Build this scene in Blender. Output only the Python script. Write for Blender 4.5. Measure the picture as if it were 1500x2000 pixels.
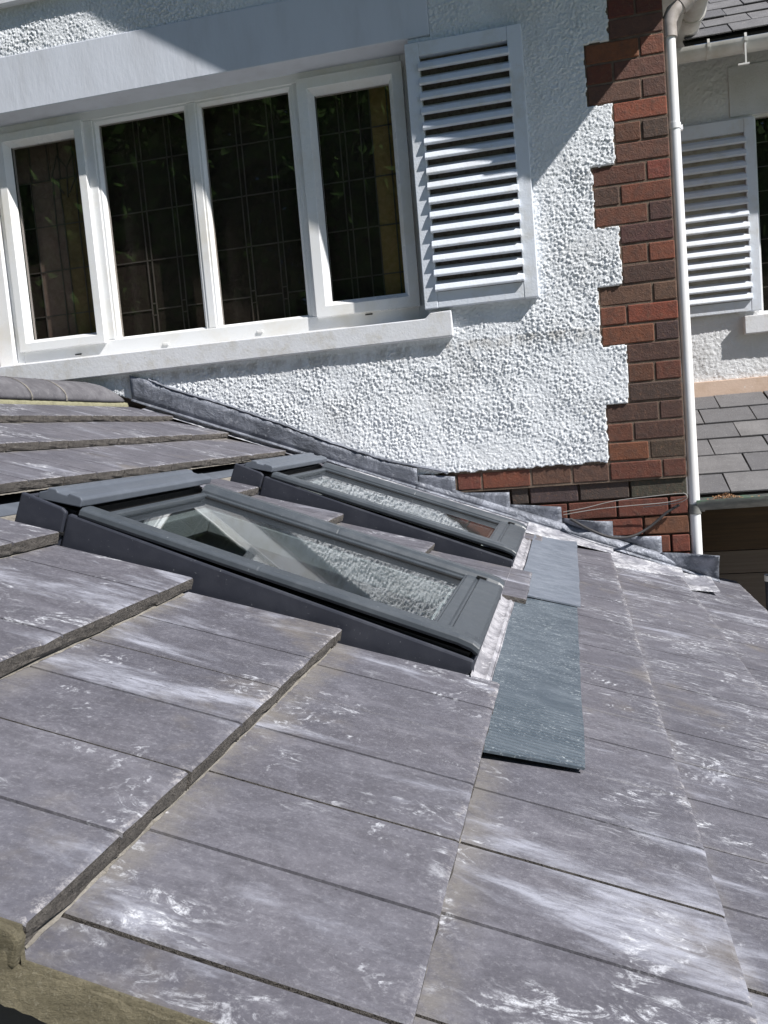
import bpy, bmesh, math, random
import numpy as np
from mathutils import Vector, Matrix
random.seed(7)
S = bpy.context.scene
for o in list(bpy.data.objects): bpy.data.objects.remove(o)
col = S.collection
# ------------------------------------------------------------------ camera
# origin of all coordinates = camera position; X along the house wall, Y into the wall, Z up (ground at z = -3.3)
R = ((0.9743976, 0.2085383, -0.0840304), (-0.0627854, -0.1064929, -0.9923292), (-0.2158873, 0.9721991, -0.0906733))
cam = bpy.data.cameras.new('camera'); co = bpy.data.objects.new('camera', cam); col.objects.link(co)
co.matrix_world = Matrix(((R[0][0], -R[1][0], -R[2][0], 0), (R[0][1], -R[1][1], -R[2][1], 0), (R[0][2], -R[1][2], -R[2][2], 0), (0, 0, 0, 1)))
cam.sensor_fit = 'HORIZONTAL'; cam.sensor_width = 36; cam.lens = 36 * 1679.9 / 1500
cam.clip_start = 0.02; cam.clip_end = 500
S.camera = co
# ------------------------------------------------------------------ light
SUN = Vector((2.35, -1.0, 2.5)).normalized()
W = bpy.data.worlds.new('World'); S.world = W; W.use_nodes = True
wt = W.node_tree; bg = wt.nodes['Background']
sky = wt.nodes.new('ShaderNodeTexSky'); sky.sky_type = 'NISHITA'; sky.sun_disc = False
sky.sun_elevation = math.asin(SUN.z); sky.sun_rotation = math.atan2(SUN.x, SUN.y)
wt.links.new(sky.outputs[0], bg.inputs[0]); bg.inputs[1].default_value = 0.055; sky.ozone_density = 6.0; sky.air_density = 1.0; sky.dust_density = 0.6
sl_ = bpy.data.lights.new('sun', 'SUN'); sl_.energy = 5.0; sl_.angle = math.radians(0.53); sl_.color = (1, .97, .93)
so = bpy.data.objects.new('sun', sl_); col.objects.link(so); so.rotation_euler = SUN.to_track_quat('Z', 'Y').to_euler()
S.view_settings.view_transform = 'Standard'; S.view_settings.look = 'None'; S.view_settings.exposure = 0.52
S.view_settings.gamma = 1; S.view_settings.use_curve_mapping = False
S.render.engine = 'CYCLES'
GZ = -3.3
# ------------------------------------------------------------------ helpers
TH = math.radians(20.9); H = 0.516
SL = Vector((math.cos(TH), 0, -math.sin(TH))); NN = Vector((math.sin(TH), 0, math.cos(TH)))
def rp(u, v, h=0.0):            # roof coordinates: u down the slope, v towards the wall, h above the tiles' nose plane
    return SL * u + NN * (h - H) + Vector((0, v, 0))
def ident(a, b, c): return Vector((a, b, c))
def tag(o, label=None, cat=None, group=None, kind=None):
    if label: o['label'] = label
    if cat: o['category'] = cat
    if group: o['group'] = group
    if kind: o['kind'] = kind
    return o
def thing(name, label, cat, loc=(0, 0, 0), group=None):
    o = bpy.data.objects.new(name, None); col.objects.link(o); o.location = loc; o.empty_display_size = .1
    return tag(o, label, cat, group)
class MB:
    def __init__(s, f=ident): s.v = []; s.f = []; s.m = []; s.map = f
    def box(s, a0, a1, b0, b1, c0, c1, m=0):
        n = len(s.v)
        for c in (c0, c1):
            for a, b in ((a0, b0), (a1, b0), (a1, b1), (a0, b1)): s.v.append(tuple(s.map(a, b, c)))
        for q in ((3, 2, 1, 0), (4, 5, 6, 7), (0, 1, 5, 4), (1, 2, 6, 5), (2, 3, 7, 6), (3, 0, 4, 7)):
            s.f.append(tuple(n + i for i in q)); s.m.append(m)
        return s
    def prism(s, prof, axis, t0, t1, m=0):   # prof: 2D loop in the two other axes (cyclic order), extruded along axis
        n = len(s.v); k = len(prof)
        for t in (t0, t1):
            for p in prof:
                c = [p[0], p[1]]; c.insert(axis, t); s.v.append(tuple(s.map(*c)))
        s.f.append(tuple(n + i for i in range(k))); s.m.append(m)
        s.f.append(tuple(n + k + i for i in reversed(range(k)))); s.m.append(m)
        for i in range(k):
            j = (i + 1) % k; s.f.append((n + i, n + j, n + k + j, n + k + i)); s.m.append(m)
        return s
    def strip(s, rows, m=0):                 # grid of points
        n = len(s.v); k = len(rows[0])
        for r in rows:
            for p in r: s.v.append(tuple(s.map(*p)))
        for i in range(len(rows) - 1):
            for j in range(k - 1):
                a = n + i * k + j; s.f.append((a, a + 1, a + k + 1, a + k)); s.m.append(m)
        return s
    def tube(s, pts, r, seg=12, m=0, cap=True):
        pts = [Vector(s.map(*p)) for p in pts]; n = len(s.v); rr = r if isinstance(r, (list, tuple)) else [r] * len(pts)
        up = Vector((0, 0, 1))
        for i, p in enumerate(pts):
            d = (pts[min(i + 1, len(pts) - 1)] - pts[max(i - 1, 0)]).normalized()
            if i == 0: x = d.cross(up if abs(d.z) < .9 else Vector((0, 1, 0))).normalized()
            else: x = (x - d * x.dot(d)).normalized()
            y = d.cross(x)
            for k in range(seg):
                a = 2 * math.pi * k / seg; s.v.append(tuple(p + (x * math.cos(a) + y * math.sin(a)) * rr[i]))
        for i in range(len(pts) - 1):
            for k in range(seg):
                a = n + i * seg + k; b = n + i * seg + (k + 1) % seg
                s.f.append((a, b, b + seg, a + seg)); s.m.append(m)
        if cap:
            s.f.append(tuple(n + k for k in reversed(range(seg)))); s.m.append(m)
            e = n + (len(pts) - 1) * seg; s.f.append(tuple(e + k for k in range(seg))); s.m.append(m)
        return s
    def build(s, name, mats, parent=None, bevel=0, smooth=False, origin=None, seg=2):
        me = bpy.data.meshes.new(name); me.from_pydata(s.v, [], s.f)
        if not isinstance(mats, (list, tuple)): mats = [mats]
        for m in mats: me.materials.append(m)
        me.polygons.foreach_set('material_index', s.m)
        bm = bmesh.new(); bm.from_mesh(me); bmesh.ops.recalc_face_normals(bm, faces=bm.faces); bm.to_mesh(me); bm.free()
        if smooth:
            me.polygons.foreach_set('use_smooth', [True] * len(me.polygons))
        o = bpy.data.objects.new(name, me); col.objects.link(o)
        if parent: o.parent = parent
        if bevel:
            b = o.modifiers.new('bevel', 'BEVEL'); b.width = bevel; b.segments = seg; b.limit_method = 'ANGLE'; b.angle_limit = math.radians(40)
        if smooth and not bevel:
            o.modifiers.new('es', 'EDGE_SPLIT').split_angle = math.radians(50)
        return o
def inst(src, parent, loc, rot=None, name=None, color=None, scale=None):
    o = src.copy(); col.objects.link(o); o.parent = parent; o.location = loc
    if rot is not None: o.rotation_euler = rot
    if color: o.color = (*color, 1)
    if scale: o.scale = scale
    return o
def jit(s): return random.uniform(-s, s)

# ------------------------------------------------------------------ materials
class NT:
    def __init__(s, name):
        s.m = bpy.data.materials.new(name); s.m.use_nodes = True; s.t = s.m.node_tree
        s.b = s.t.nodes['Principled BSDF']; s.out = s.t.nodes['Material Output']
    def n(s, typ, **k):
        x = s.t.nodes.new('ShaderNode' + typ)
        for a, v in k.items():
            if a.startswith('i_'):
                key = a[2:]; key = int(key) if key.isdigit() else key.replace('_', ' ')
                s.set(x.inputs[key], v)
            else: setattr(x, a, v)
        return x
    def set(s, sock, v):
        if isinstance(v, bpy.types.NodeSocket): s.t.links.new(v, sock)
        elif isinstance(v, (tuple, list)) and len(v) == 3 and sock.type == 'RGBA': sock.default_value = (*v, 1)
        else: sock.default_value = v
    def pos(s): return s.n('NewGeometry').outputs['Position']
    def obj(s): return s.n('TexCoord').outputs['Object']
    def mapv(s, v, scale=(1, 1, 1), rot=(0, 0, 0), loc=(0, 0, 0)):
        x = s.n('Mapping'); s.set(x.inputs[0], v); x.inputs['Scale'].default_value = scale; x.inputs['Rotation'].default_value = rot; x.inputs['Location'].default_value = loc
        return x.outputs[0]
    def noise(s, v, sc, det=4, rough=.55, dist=0.0, out=0):
        x = s.n('TexNoise'); s.set(x.inputs['Vector'], v); x.inputs['Scale'].default_value = sc; x.inputs['Detail'].default_value = det
        x.inputs['Roughness'].default_value = rough; x.inputs['Distortion'].default_value = dist
        return x.outputs[out]
    def vor(s, v, sc, feat='F1', out='Distance', rnd=1.0):
        x = s.n('TexVoronoi', feature=feat); s.set(x.inputs['Vector'], v); x.inputs['Scale'].default_value = sc; x.inputs['Randomness'].default_value = rnd
        return x.outputs[out]
    def ramp(s, v, a, b, lo=0.0, hi=1.0, smooth=True):
        x = s.n('MapRange'); x.interpolation_type = 'SMOOTHSTEP' if smooth else 'LINEAR'; s.set(x.inputs[0], v)
        x.inputs[1].default_value = a; x.inputs[2].default_value = b; x.inputs[3].default_value = lo; x.inputs[4].default_value = hi
        return x.outputs[0]
    def math(s, op, a, b=0.0, c=0.0):
        x = s.n('Math', operation=op); s.set(x.inputs[0], a); s.set(x.inputs[1], b); s.set(x.inputs[2], c); return x.outputs[0]
    def mix(s, f, a, b, blend='MIX'):
        x = s.n('Mix', data_type='RGBA', blend_type=blend); s.set(x.inputs[0], f); s.set(x.inputs[6], a); s.set(x.inputs[7], b); return x.outputs[2]
    def bump(s, h, st=.3, d=.01, nrm=None):
        x = s.n('Bump'); x.inputs['Strength'].default_value = st; x.inputs['Distance'].default_value = d; s.set(x.inputs['Height'], h)
        if nrm: s.set(x.inputs['Normal'], nrm)
        return x.outputs[0]
    def base(s, c=None, r=None, met=None, nrm=None, spec=None):
        if c is not None: s.set(s.b.inputs['Base Color'], c)
        if r is not None: s.set(s.b.inputs['Roughness'], r)
        if met is not None: s.set(s.b.inputs['Metallic'], met)
        if nrm is not None: s.set(s.b.inputs['Normal'], nrm)
        if spec is not None: s.set(s.b.inputs['Specular IOR Level'], spec)
        return s.m
M = {}
def paint(name, c, rough=.45, grime=.12, gsc=6, bs=.15, streak=False, chips=None):
    k = NT(name); p = k.pos()
    g = k.noise(k.mapv(p, (1, 1, .35) if streak else (1, 1, 1)), gsc, 6, .65)
    dark = tuple(x * (1 - grime * 2.2) * f for x, f in zip(c, (1, .96, .88)))
    cc = k.mix(k.ramp(g, .42, .75), c, dark)
    if chips:
        ch = k.ramp(k.noise(p, 38, 5, .7), .66, .70); cc = k.mix(ch, cc, chips)
    fine = k.noise(p, 90, 4, .6)
    return k.base(cc, k.ramp(g, .3, .8, rough, rough + .15), nrm=k.bump(fine, bs, .004))
M['white_paint'] = paint('white_paint', (.78, .79, .80), .4, .05)
M['white_upvc'] = paint('white_upvc', (.80, .81, .82), .22, .05, 4, .03)
M['shutter_paint'] = paint('shutter_paint', (.68, .72, .79), .42, .06, 9, .35, chips=(.62, .62, .62))
M['sill_paint'] = paint('sill_paint', (.70, .71, .74), .55, .08, 14, .3, chips=(.5, .47, .44))
M['soffit_dirty'] = paint('soffit_dirty', (.45, .42, .38), .7, .2, 10, .4)  # sheet behind the rear slats, gap shade put into its colour
M['gutter_white'] = paint('gutter_white', (.66, .65, .63), .35, .10, 5, .08, streak=True)
M['pipe_white'] = paint('pipe_white', (.80, .80, .82), .3, .04, 5, .05, streak=True)
M['elbow_grey'] = paint('elbow_grey', (.42, .38, .36), .45, .15, 12, .1)
M['peach_board'] = paint('peach_board', (.66, .50, .40), .6, .08, 7, .25, chips=(.8, .74, .68))
M['black_rubber'] = paint('black_rubber', (.012, .012, .013), .55, .1)
M['shutter_back'] = paint('shutter_back', (.17, .145, .13), .9, .25, 60, 1.0)  # dark sheet behind the slats: shade of the gaps put into its colour
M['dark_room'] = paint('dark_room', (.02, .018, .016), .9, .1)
M['cable_white'] = paint('cable_white', (.30, .29, .28), .4, .1)
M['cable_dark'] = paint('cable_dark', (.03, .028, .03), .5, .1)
M['plaster_room'] = paint('plaster_room', (.50, .50, .49), .8, .03)
M['room_floor'] = paint('room_floor', (.20, .19, .14), .6, .1)
M['red_plastic'] = paint('red_plastic', (.5, .08, .05), .4, .05)
# lintel render
k = NT('lintel_render'); p = k.pos()
g = k.noise(k.mapv(p, (1, 1, .25)), 7, 6, .6)
M['lintel'] = k.base(k.mix(k.ramp(g, .4, .8), (.63, .66, .73), (.55, .57, .62)), .6, nrm=k.bump(k.noise(k.mapv(p, (1, 1, .3)), 45, 5, .6), .35, .004))
# roughcast paint
k = NT('roughcast_paint'); p = k.pos()
cv = k.noise(p, 130, 3, .7); pits = k.noise(p, 320, 2, .6)
c = k.mix(k.ramp(k.noise(p, 3.2, 5, .6), .5, .8), (.80, .825, .86), (.69, .70, .715))
c = k.mix(k.ramp(k.noise(p, 19, 5, .7), .66, .78), c, (.45, .45, .40))
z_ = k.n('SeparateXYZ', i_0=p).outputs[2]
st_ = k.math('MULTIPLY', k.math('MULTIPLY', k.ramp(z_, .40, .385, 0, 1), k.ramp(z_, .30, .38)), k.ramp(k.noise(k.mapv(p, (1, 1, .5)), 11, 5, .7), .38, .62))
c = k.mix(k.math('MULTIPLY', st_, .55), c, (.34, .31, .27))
c = k.mix(k.math('MULTIPLY', k.ramp(k.noise(k.mapv(p, (1, 1, .22)), 5, 6, .7), .56, .74), .2), c, (.50, .49, .46))
M['roughcast'] = k.base(c, .85, spec=.2, nrm=k.bump(pits, .7, .003, k.bump(cv, .8, .006)))
k = NT('roughcast_rear'); p = k.pos()
M['roughcast_rear'] = k.base(k.mix(k.ramp(k.noise(p, 4, 5), .4, .75), (.72, .73, .75), (.62, .62, .62)), .6, nrm=k.bump(k.noise(p, 90, 4, .7), .6, .008))
# brick: colour per object
k = NT('brick_face'); p = k.pos(); oc = k.n('ObjectInfo').outputs['Color']
n1 = k.noise(p, 26, 6, .7); n2 = k.noise(p, 160, 4, .7)
c = k.mix(k.ramp(n1, .35, .75, 0, .6), oc, (.040, .026, .022))
c = k.mix(k.ramp(k.noise(p, 55, 5, .8), .52, .66, 0, .5), c, (.17, .085, .05))
c = k.mix(k.ramp(n2, .6, .75, 0, .35), c, (.20, .11, .08))
c = k.mix(k.ramp(k.noise(k.mapv(p, (1, 1, .4)), 9, 4, .8), .70, .74, 0, .5), c, (.5, .46, .43))
M['brick'] = k.base(c, .75, nrm=k.bump(n2, .7, .004, k.bump(n1, .5, .008)))
k = NT('mortar_joint'); p = k.pos()
M['mortar'] = k.base(k.mix(k.ramp(k.noise(p, 14, 5), .35, .7), (.18, .13, .095), (.09, .06, .045)), .9, nrm=k.bump(k.noise(p, 150, 5, .8), 1, .006))
# roof tile material (roof coordinates from world position, wear from object coordinates)
def roof_uv(k):
    return k.mapv(k.pos(), (1, 1, 1), (0, -TH, 0))
def tile_mat(name, edge):
    k = NT(name); q = roof_uv(k); ob = k.obj()
    rnd = k.n('ObjectInfo').outputs['Random']
    x = k.n('SeparateXYZ', i_0=ob).outputs[0]
    if edge:
        e1 = k.noise(q, 45, 6, .75); e2 = k.noise(q, 180, 4, .7)
        c = k.mix(k.ramp(e1, .3, .7), (.105, .094, .086), (.205, .184, .165))
        c = k.mix(k.ramp(k.noise(q, 22, 5, .8), .62, .70, 0, .6), c, (.42, .38, .34))
        c = k.mix(k.ramp(k.noise(q, 60, 4, .8), .33, .39, .9, 0), c, (.04, .036, .032))
        return k.base(c, .9, nrm=k.bump(e2, 1, .004, k.bump(e1, .8, .012)))
    base = k.mix(rnd, (.084, .082, .099), (.126, .124, .146))
    big = k.noise(k.mapv(q, (.8, 1.5, 1)), 2.6, 5, .6, .6)
    c = k.mix(k.ramp(big, .40, .70, 0, .8), base, (.140, .135, .155))
    fine = k.noise(k.mapv(q, (1, 1.7, 1)), 46, 8, .78)
    mid = k.noise(k.mapv(q, (1, 1.9, 1), (0, 0, .2), (2, 7, 0)), 11, 6, .68, .7)
    c = k.mix(k.ramp(mid, .36, .60, .42, 0), c, (.060, .057, .067))
    c = k.mix(k.ramp(mid, .52, .70, 0, .40), c, (.19, .186, .21))
    c = k.mix(k.ramp(fine, .48, .34, 0, .24), c, (.070, .067, .079))
    sg = k.noise(q, 150, 4, .8); c = k.mix(k.ramp(sg, .52, .66, 0, .20), c, (.38, .375, .40)); c = k.mix(k.ramp(sg, .46, .36, 0, .22), c, (.05, .048, .055))
    c = k.mix(k.ramp(fine, .54, .74, 0, .24), c, (.22, .216, .24))
    # brownish grey cement patches
    be = k.math('MULTIPLY', k.ramp(k.noise(k.mapv(q, (1, 1, 1), loc=(5, 3, 0)), 3.3, 5, .65), .56, .72), .6)
    c = k.mix(be, c, (.175, .155, .135))
    # dust where the course above overlaps
    du = k.math('MULTIPLY', k.ramp(x, -.325, -.265, 1, 0), k.ramp(k.noise(q, 14, 6, .75), .36, .62))
    c = k.mix(k.math('MULTIPLY', du, .7), c, (.185, .172, .158))
    # soft chalky washes running down the slope
    w1 = k.ramp(k.noise(k.mapv(q, (.75, 2.6, 1), (0, 0, .04), (4, 2, 0)), 3.0, 6, .62, .5), .56, .70)
    w1 = k.math('MULTIPLY', w1, k.ramp(k.noise(k.mapv(q, (1, 3.5, 1)), 20, 6, .75, .4), .34, .62, .25, 1))
    c = k.mix(k.math('MULTIPLY', w1, .78), c, (.38, .39, .45))
    # swirled wiping marks in clusters
    area = k.ramp(k.noise(k.mapv(q, (.9, 1.2, 1), loc=(1.7, 9.2, 0)), 3.8, 4, .62, 1.0), .535, .64)
    st = k.noise(k.mapv(q, (1, 2.0, 1), (0, 0, .5)), 15, 8, .72, 2.2)
    sm = k.math('MULTIPLY', k.math('MULTIPLY', area, k.ramp(st, .49, .64)), k.ramp(k.noise(q, 130, 5, .8), .38, .54, .15, 1))
    qs = k.n('SeparateXYZ', i_0=k.mapv(q, (1, 1, 1), (0, 0, .45)))
    cb = k.math('SINE', k.math('ADD', k.math('MULTIPLY', qs.outputs[0], 420), k.math('MULTIPLY', k.noise(q, 10, 5, .7), 40)))
    ca = k.ramp(k.noise(k.mapv(q, (1, 1.1, 1), loc=(6.3, 2.2, 0)), 5.2, 5, .7, .6), .585, .66)
    cm = k.math('MULTIPLY', k.math('MULTIPLY', ca, k.ramp(cb, -.1, .7)), k.ramp(k.noise(q, 48, 5, .8), .44, .58))
    sm = k.math('MAXIMUM', sm, k.math('MULTIPLY', cm, k.ramp(k.noise(q, 22, 5, .7), .42, .62, .15, .9)))
    # short rain streaks, more of them lower down the slope
    fu = k.ramp(k.n('SeparateXYZ', i_0=q).outputs[0], .0, .7, .10, 1.0)
    sm3 = k.math('MULTIPLY', k.math('MULTIPLY', fu, k.ramp(k.noise(k.mapv(q, (1, 3.4, 1), (0, 0, .05), (3, 3, 0)), 24, 8, .78, 1.1), .50, .66)), k.ramp(k.noise(q, 4, 4, .6), .44, .62, .05, .9))
    tot = k.math('MAXIMUM', sm, sm3)
    c = k.mix(tot, c, (.56, .57, .61))
    # droppings and paint specks
    sp = k.math('MULTIPLY', k.ramp(k.vor(k.mapv(q, (1, 1.4, 1)), 15), .04, .10, 1, 0), k.ramp(k.noise(q, 4, 3), .58, .64))
    sp = k.math('MULTIPLY', sp, k.ramp(k.noise(q, 90, 4), .42, .55))
    c = k.mix(sp, c, (.72, .72, .74))
    ds = k.ramp(k.vor(q, 30), .03, .06, .7, 0)
    c = k.mix(k.math('MULTIPLY', ds, k.ramp(k.noise(q, 3, 3), .5, .6)), c, (.04, .038, .04))
    # worn pale nose
    wr = k.math('MULTIPLY', k.ramp(x, -.020, -.001), k.ramp(k.noise(q, 62, 7, .85), .49, .60))
    wr = k.math('MULTIPLY', wr, k.ramp(k.noise(q, 5, 3), .42, .58, .25, 1))
    c = k.mix(k.math('MULTIPLY', wr, .8), c, (.45, .43, .43))
    bh = k.math('ADD', k.math('MULTIPLY', fine, .5), k.math('MULTIPLY', tot, .25))
    wavy = k.noise(q, 5, 2, .5)
    return k.base(c, k.ramp(fine, .3, .7, .50, .68), nrm=k.bump(k.noise(q, 240, 4, .7), .35, .002, k.bump(bh, .5, .004, k.bump(wavy, .25, .03))), spec=.4)
M['tile'] = tile_mat('concrete_tile', False); M['tile_edge'] = tile_mat('concrete_tile_broken_edge', True)
k = NT('tile_groove'); M['groove'] = k.base((.018, .017, .018), .9)
k = NT('roof_underlay'); M['underlay'] = k.base((.02, .02, .02), .9)
k = NT('ridge_concrete'); p = k.pos(); a = k.noise(p, 9, 6, .7, .5); b = k.noise(p, 60, 5, .8)
c = k.mix(k.ramp(a, .35, .7), (.085, .082, .092), (.15, .146, .158)); c = k.mix(k.ramp(b, .55, .7, 0, .4), c, (.33, .32, .33))
M['ridge'] = k.base(c, .7, nrm=k.bump(b, .5, .004))
# mortar verge (olive cement)
k = NT('olive_cement'); p = k.pos(); a = k.noise(k.mapv(p, (1, 1, 3)), 22, 7, .7, .4)
c = k.mix(k.ramp(a, .35, .7), (.155, .135, .085), (.245, .215, .14)); c = k.mix(k.ramp(k.noise(p, 5, 4), .55, .75), c, (.12, .105, .07)); c = k.mix(k.ramp(k.noise(p, 190, 4, .8), .55, .66, 0, .5), c, (.33, .30, .22))
M['cement'] = k.base(c, .9, nrm=k.bump(k.noise(k.mapv(p, (1, 1, 2.0)), 130, 6, .8), 1, .007, k.bump(a, .5, .015)))
k = NT('pale_cement'); p = k.pos(); a = k.noise(p, 40, 6, .7)
M['pale_cement'] = k.base(k.mix(k.ramp(a, .3, .7), (.15, .135, .115), (.27, .25, .22)), .9, nrm=k.bump(a, 1, .01))
k = NT('ridge_cement'); p = k.pos(); a = k.noise(p, 30, 6, .7)
M['ridge_cement'] = k.base(k.mix(k.ramp(a, .3, .7), (.20, .19, .12), (.29, .275, .18)), .9, nrm=k.bump(a, .8, .008))
# lead
k = NT('lead_sheet'); p = k.pos(); a = k.noise(p, 7, 6, .65, .6); b = k.noise(k.mapv(p, (1, 1, 1.6)), 24, 5, .7, .5)
c = k.mix(k.ramp(a, .38, .66), (.12, .13, .155), (.25, .265, .31)); c = k.mix(k.ramp(b, .56, .72, 0, .6), c, (.45, .46, .50))
M['lead'] = k.base(c, k.ramp(b, .3, .7, .42, .60), .35, k.bump(b, .5, .012, k.bump(a, .5, .03)))
k = NT('bright_lead'); p = k.pos(); a = k.noise(p, 9, 6, .65, .6); b = k.noise(p, 34, 5, .7, .5)
c = k.mix(k.ramp(a, .38, .62), (.30, .30, .34), (.68, .68, .71)); c = k.mix(k.ramp(b, .38, .56, .6, 0), c, (.17, .175, .20))
M['lead_bright'] = k.base(c, k.ramp(b, .3, .7, .35, .55), .25, k.bump(b, .6, .010, k.bump(a, .6, .03)))  # flat lead paler than the upstand: sun glare put into the colour
k = NT('lead_strip_metal'); p = k.pos(); a = k.noise(p, 12, 6, .65, .6); b = k.noise(p, 40, 5, .7, .5)
c = k.mix(k.ramp(a, .38, .62), (.27, .265, .29), (.50, .49, .52)); c = k.mix(k.ramp(b, .55, .66, 0, .7), c, (.75, .74, .76)); c = k.mix(k.ramp(b, .34, .46, .6, 0), c, (.12, .12, .14))
M['lead_strip'] = k.base(c, .5, .25, k.bump(b, .6, .008))
# skylight coatings
def coat(name, c, r=.33):
    k = NT(name); p = k.pos(); a = k.noise(p, 12, 6, .7)
    cc = k.mix(k.ramp(a, .4, .8, 0, .5), c, tuple(min(1, x * 1.35 + .02) for x in c))
    cc = k.mix(k.ramp(k.noise(p, 140, 3, .7), .67, .74, 0, .5), cc, (.32, .33, .35))
    return k.base(cc, k.ramp(a, .3, .8, r, r + .2), nrm=k.bump(k.noise(p, 300, 3), .12, .001), spec=.5)
M['sash_grey'] = coat('sash_coated_grey', (.054, .063, .074), .34)
M['flash_grey'] = coat('flashing_dark_grey', (.030, .033, .046), .42)
M['hood_grey'] = coat('hood_coated_grey', (.095, .108, .132), .36)  # paler than the sash: sky reflection on the hood put into the colour
# slates
def slate_mat(name, c0, c1, wave):
    k = NT(name); q = roof_uv(k); a = k.noise(k.mapv(q, (1, 2.5, 1)), 12, 6, .65, .3)
    c = k.mix(k.ramp(a, .35, .7), c0, c1)
    sp = k.math('MULTIPLY', k.ramp(k.noise(k.mapv(q, (1, 1.8, 1)), 80, 6, .85), .56, .64), k.ramp(k.noise(q, 6, 3), .36, .60))
    c = k.mix(k.math('MULTIPLY', sp, .75 if wave else .4), c, (.55, .60, .62))
    vs_ = k.math('MULTIPLY', k.ramp(k.vor(k.mapv(q, (1, 1.8, 1)), 105), .13, .22, 1, 0), k.ramp(k.noise(q, 14, 4), .40, .60)); c = k.mix(k.math('MULTIPLY', vs_, .6 if wave else .2), c, (.46, .50, .53))
    h = k.noise(k.mapv(q, (1, 6, 1)), 12, 5, .7)
    nr = k.bump(h, .4, .004)
    if wave:
        v = k.n('SeparateXYZ', i_0=q).outputs[1]
        wv = k.math('SINE', k.math('ADD', k.math('MULTIPLY', v, 480), k.math('MULTIPLY', k.noise(q, 20, 3), 3)))
        mask = k.ramp(v, 1.50, 1.64, 1, .12)
        c = k.mix(k.math('MULTIPLY', mask, k.ramp(wv, -.2, .9, .2, 0)), c, (.05, .07, .08))
        nr = k.bump(k.math('MULTIPLY', wv, mask), .4, .002, nr)
    return k.base(c, k.ramp(a, .3, .7, .38, .52), nrm=nr)
M['slate_a'] = slate_mat('riven_slate_plain', (.13, .15, .185), (.18, .20, .24), False)
M['slate_b'] = slate_mat('riven_slate_speckled', (.066, .085, .106), (.110, .132, .156), True)
k = NT('old_slate'); p = k.pos(); rnd = k.n('ObjectInfo').outputs['Random']; a = k.noise(p, 12, 6, .7)
c = k.mix(rnd, (.105, .104, .112), (.185, .180, .182)); c = k.mix(k.ramp(a, .35, .75, 0, .6), c, (.09, .087, .09))
c = k.mix(k.ramp(k.noise(p, 120, 4, .8), .56, .68, 0, .55), c, (.36, .355, .34)); c = k.mix(k.ramp(k.noise(p, 9, 4, .7), .70, .73), c, (.62, .54, .46))
M['old_slate'] = k.base(c, .8, nrm=k.bump(k.noise(p, 130, 5, .8), .7, .004))
# gutter with algae
k = NT('algae_gutter'); p = k.pos(); a = k.noise(k.mapv(p, (1, 1, 3)), 9, 5, .7); z = k.n('SeparateXYZ', i_0=p).outputs[2]
c = k.mix(k.ramp(a, .35, .7), (.10, .105, .10), (.20, .20, .19)); c = k.mix(k.math('MULTIPLY', k.ramp(z, -.440, -.415), k.ramp(a, .45, .6, .0, .9)), c, (.11, .20, .13))
M['algae'] = k.base(c, .5, nrm=k.bump(a, .2, .004))
# wood boards
def wood(name, c0, c1):
    k = NT(name); p = k.pos(); a = k.noise(k.mapv(p, (.25, 1, 9)), 9, 6, .7, .5)
    return k.base(k.mix(k.ramp(a, .3, .7), c0, c1), .65, nrm=k.bump(a, .3, .003))
M['brown_beam'] = wood('dark_brown_timber', (.050, .026, .010), (.085, .045, .018))  # upper part of the front: its deeper shade put into the colour
M['brown_board'] = wood('grey_brown_board', (.125, .095, .08), (.16, .125, .105))  # lower part of the front: the light on it put into the colour
M['interior_wood'] = wood('interior_timber', (.35, .2, .1), (.45, .28, .15))
k = NT('debris'); p = k.pos(); M['debris'] = k.base(k.mix(k.noise(p, 60, 3), (.16, .06, .02), (.40, .25, .14)), .9)
# glass: mirror + clear, angle dependent (sun passes)
def glass(name, tint, ior=1.52, bumpy=0.0, boost=1.0, mirror=1.0):
    k = NT(name); t = k.t
    t.nodes.remove(k.b)
    tr = k.n('BsdfTransparent'); tr.inputs[0].default_value = (*tint, 1)
    gl = k.n('BsdfGlossy'); gl.inputs['Roughness'].default_value = 0.0; gl.inputs['Color'].default_value = (boost, boost, boost, 1)
    ge = k.n('NewGeometry'); dt = k.n('VectorMath', operation='DOT_PRODUCT', i_0=ge.outputs['Incoming'], i_1=ge.outputs['Normal'])
    cs = k.math('ABSOLUTE', dt.outputs['Value']); f0 = ((ior - 1) / (ior + 1)) ** 2
    fr = k.n('Math', operation='MULTIPLY_ADD'); k.set(fr.inputs[0], k.math('POWER', k.math('SUBTRACT', 1.0, cs), 5.0)); fr.inputs[1].default_value = 1 - f0; fr.inputs[2].default_value = f0
    if bumpy:
        b = k.bump(k.noise(k.pos(), 1.6, 2, .5), bumpy, .02); t.links.new(b, gl.inputs['Normal'])
    mx = k.n('MixShader'); t.links.new(fr.outputs[0], mx.inputs[0]); t.links.new(tr.outputs[0], mx.inputs[1]); t.links.new(gl.outputs[0], mx.inputs[2])
    t.links.new(mx.outputs[0], k.out.inputs[0]); return k.m
M['window_glass'] = glass('window_glass', (.82, .80, .78), 1.5, .05)
M['skylight_glass'] = glass('skylight_glass', (.76, .80, .81), 1.8, .04)
def cath(name, c0, c1):
    k = NT(name); p = k.pos(); a = k.noise(p, 30, 5, .7, .6)
    return k.base(k.mix(k.ramp(a, .3, .7), c0, c1), .25, nrm=k.bump(a, .3, .003))
M['glass_brown'] = cath('leaded_glass_brown', (.048, .042, .039), (.068, .060, .055))
M['glass_amber'] = cath('leaded_glass_amber', (.42, .32, .14), (.55, .44, .22))
M['glass_pink'] = cath('leaded_glass_pink', (.28, .22, .20), (.36, .29, .26))
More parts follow.
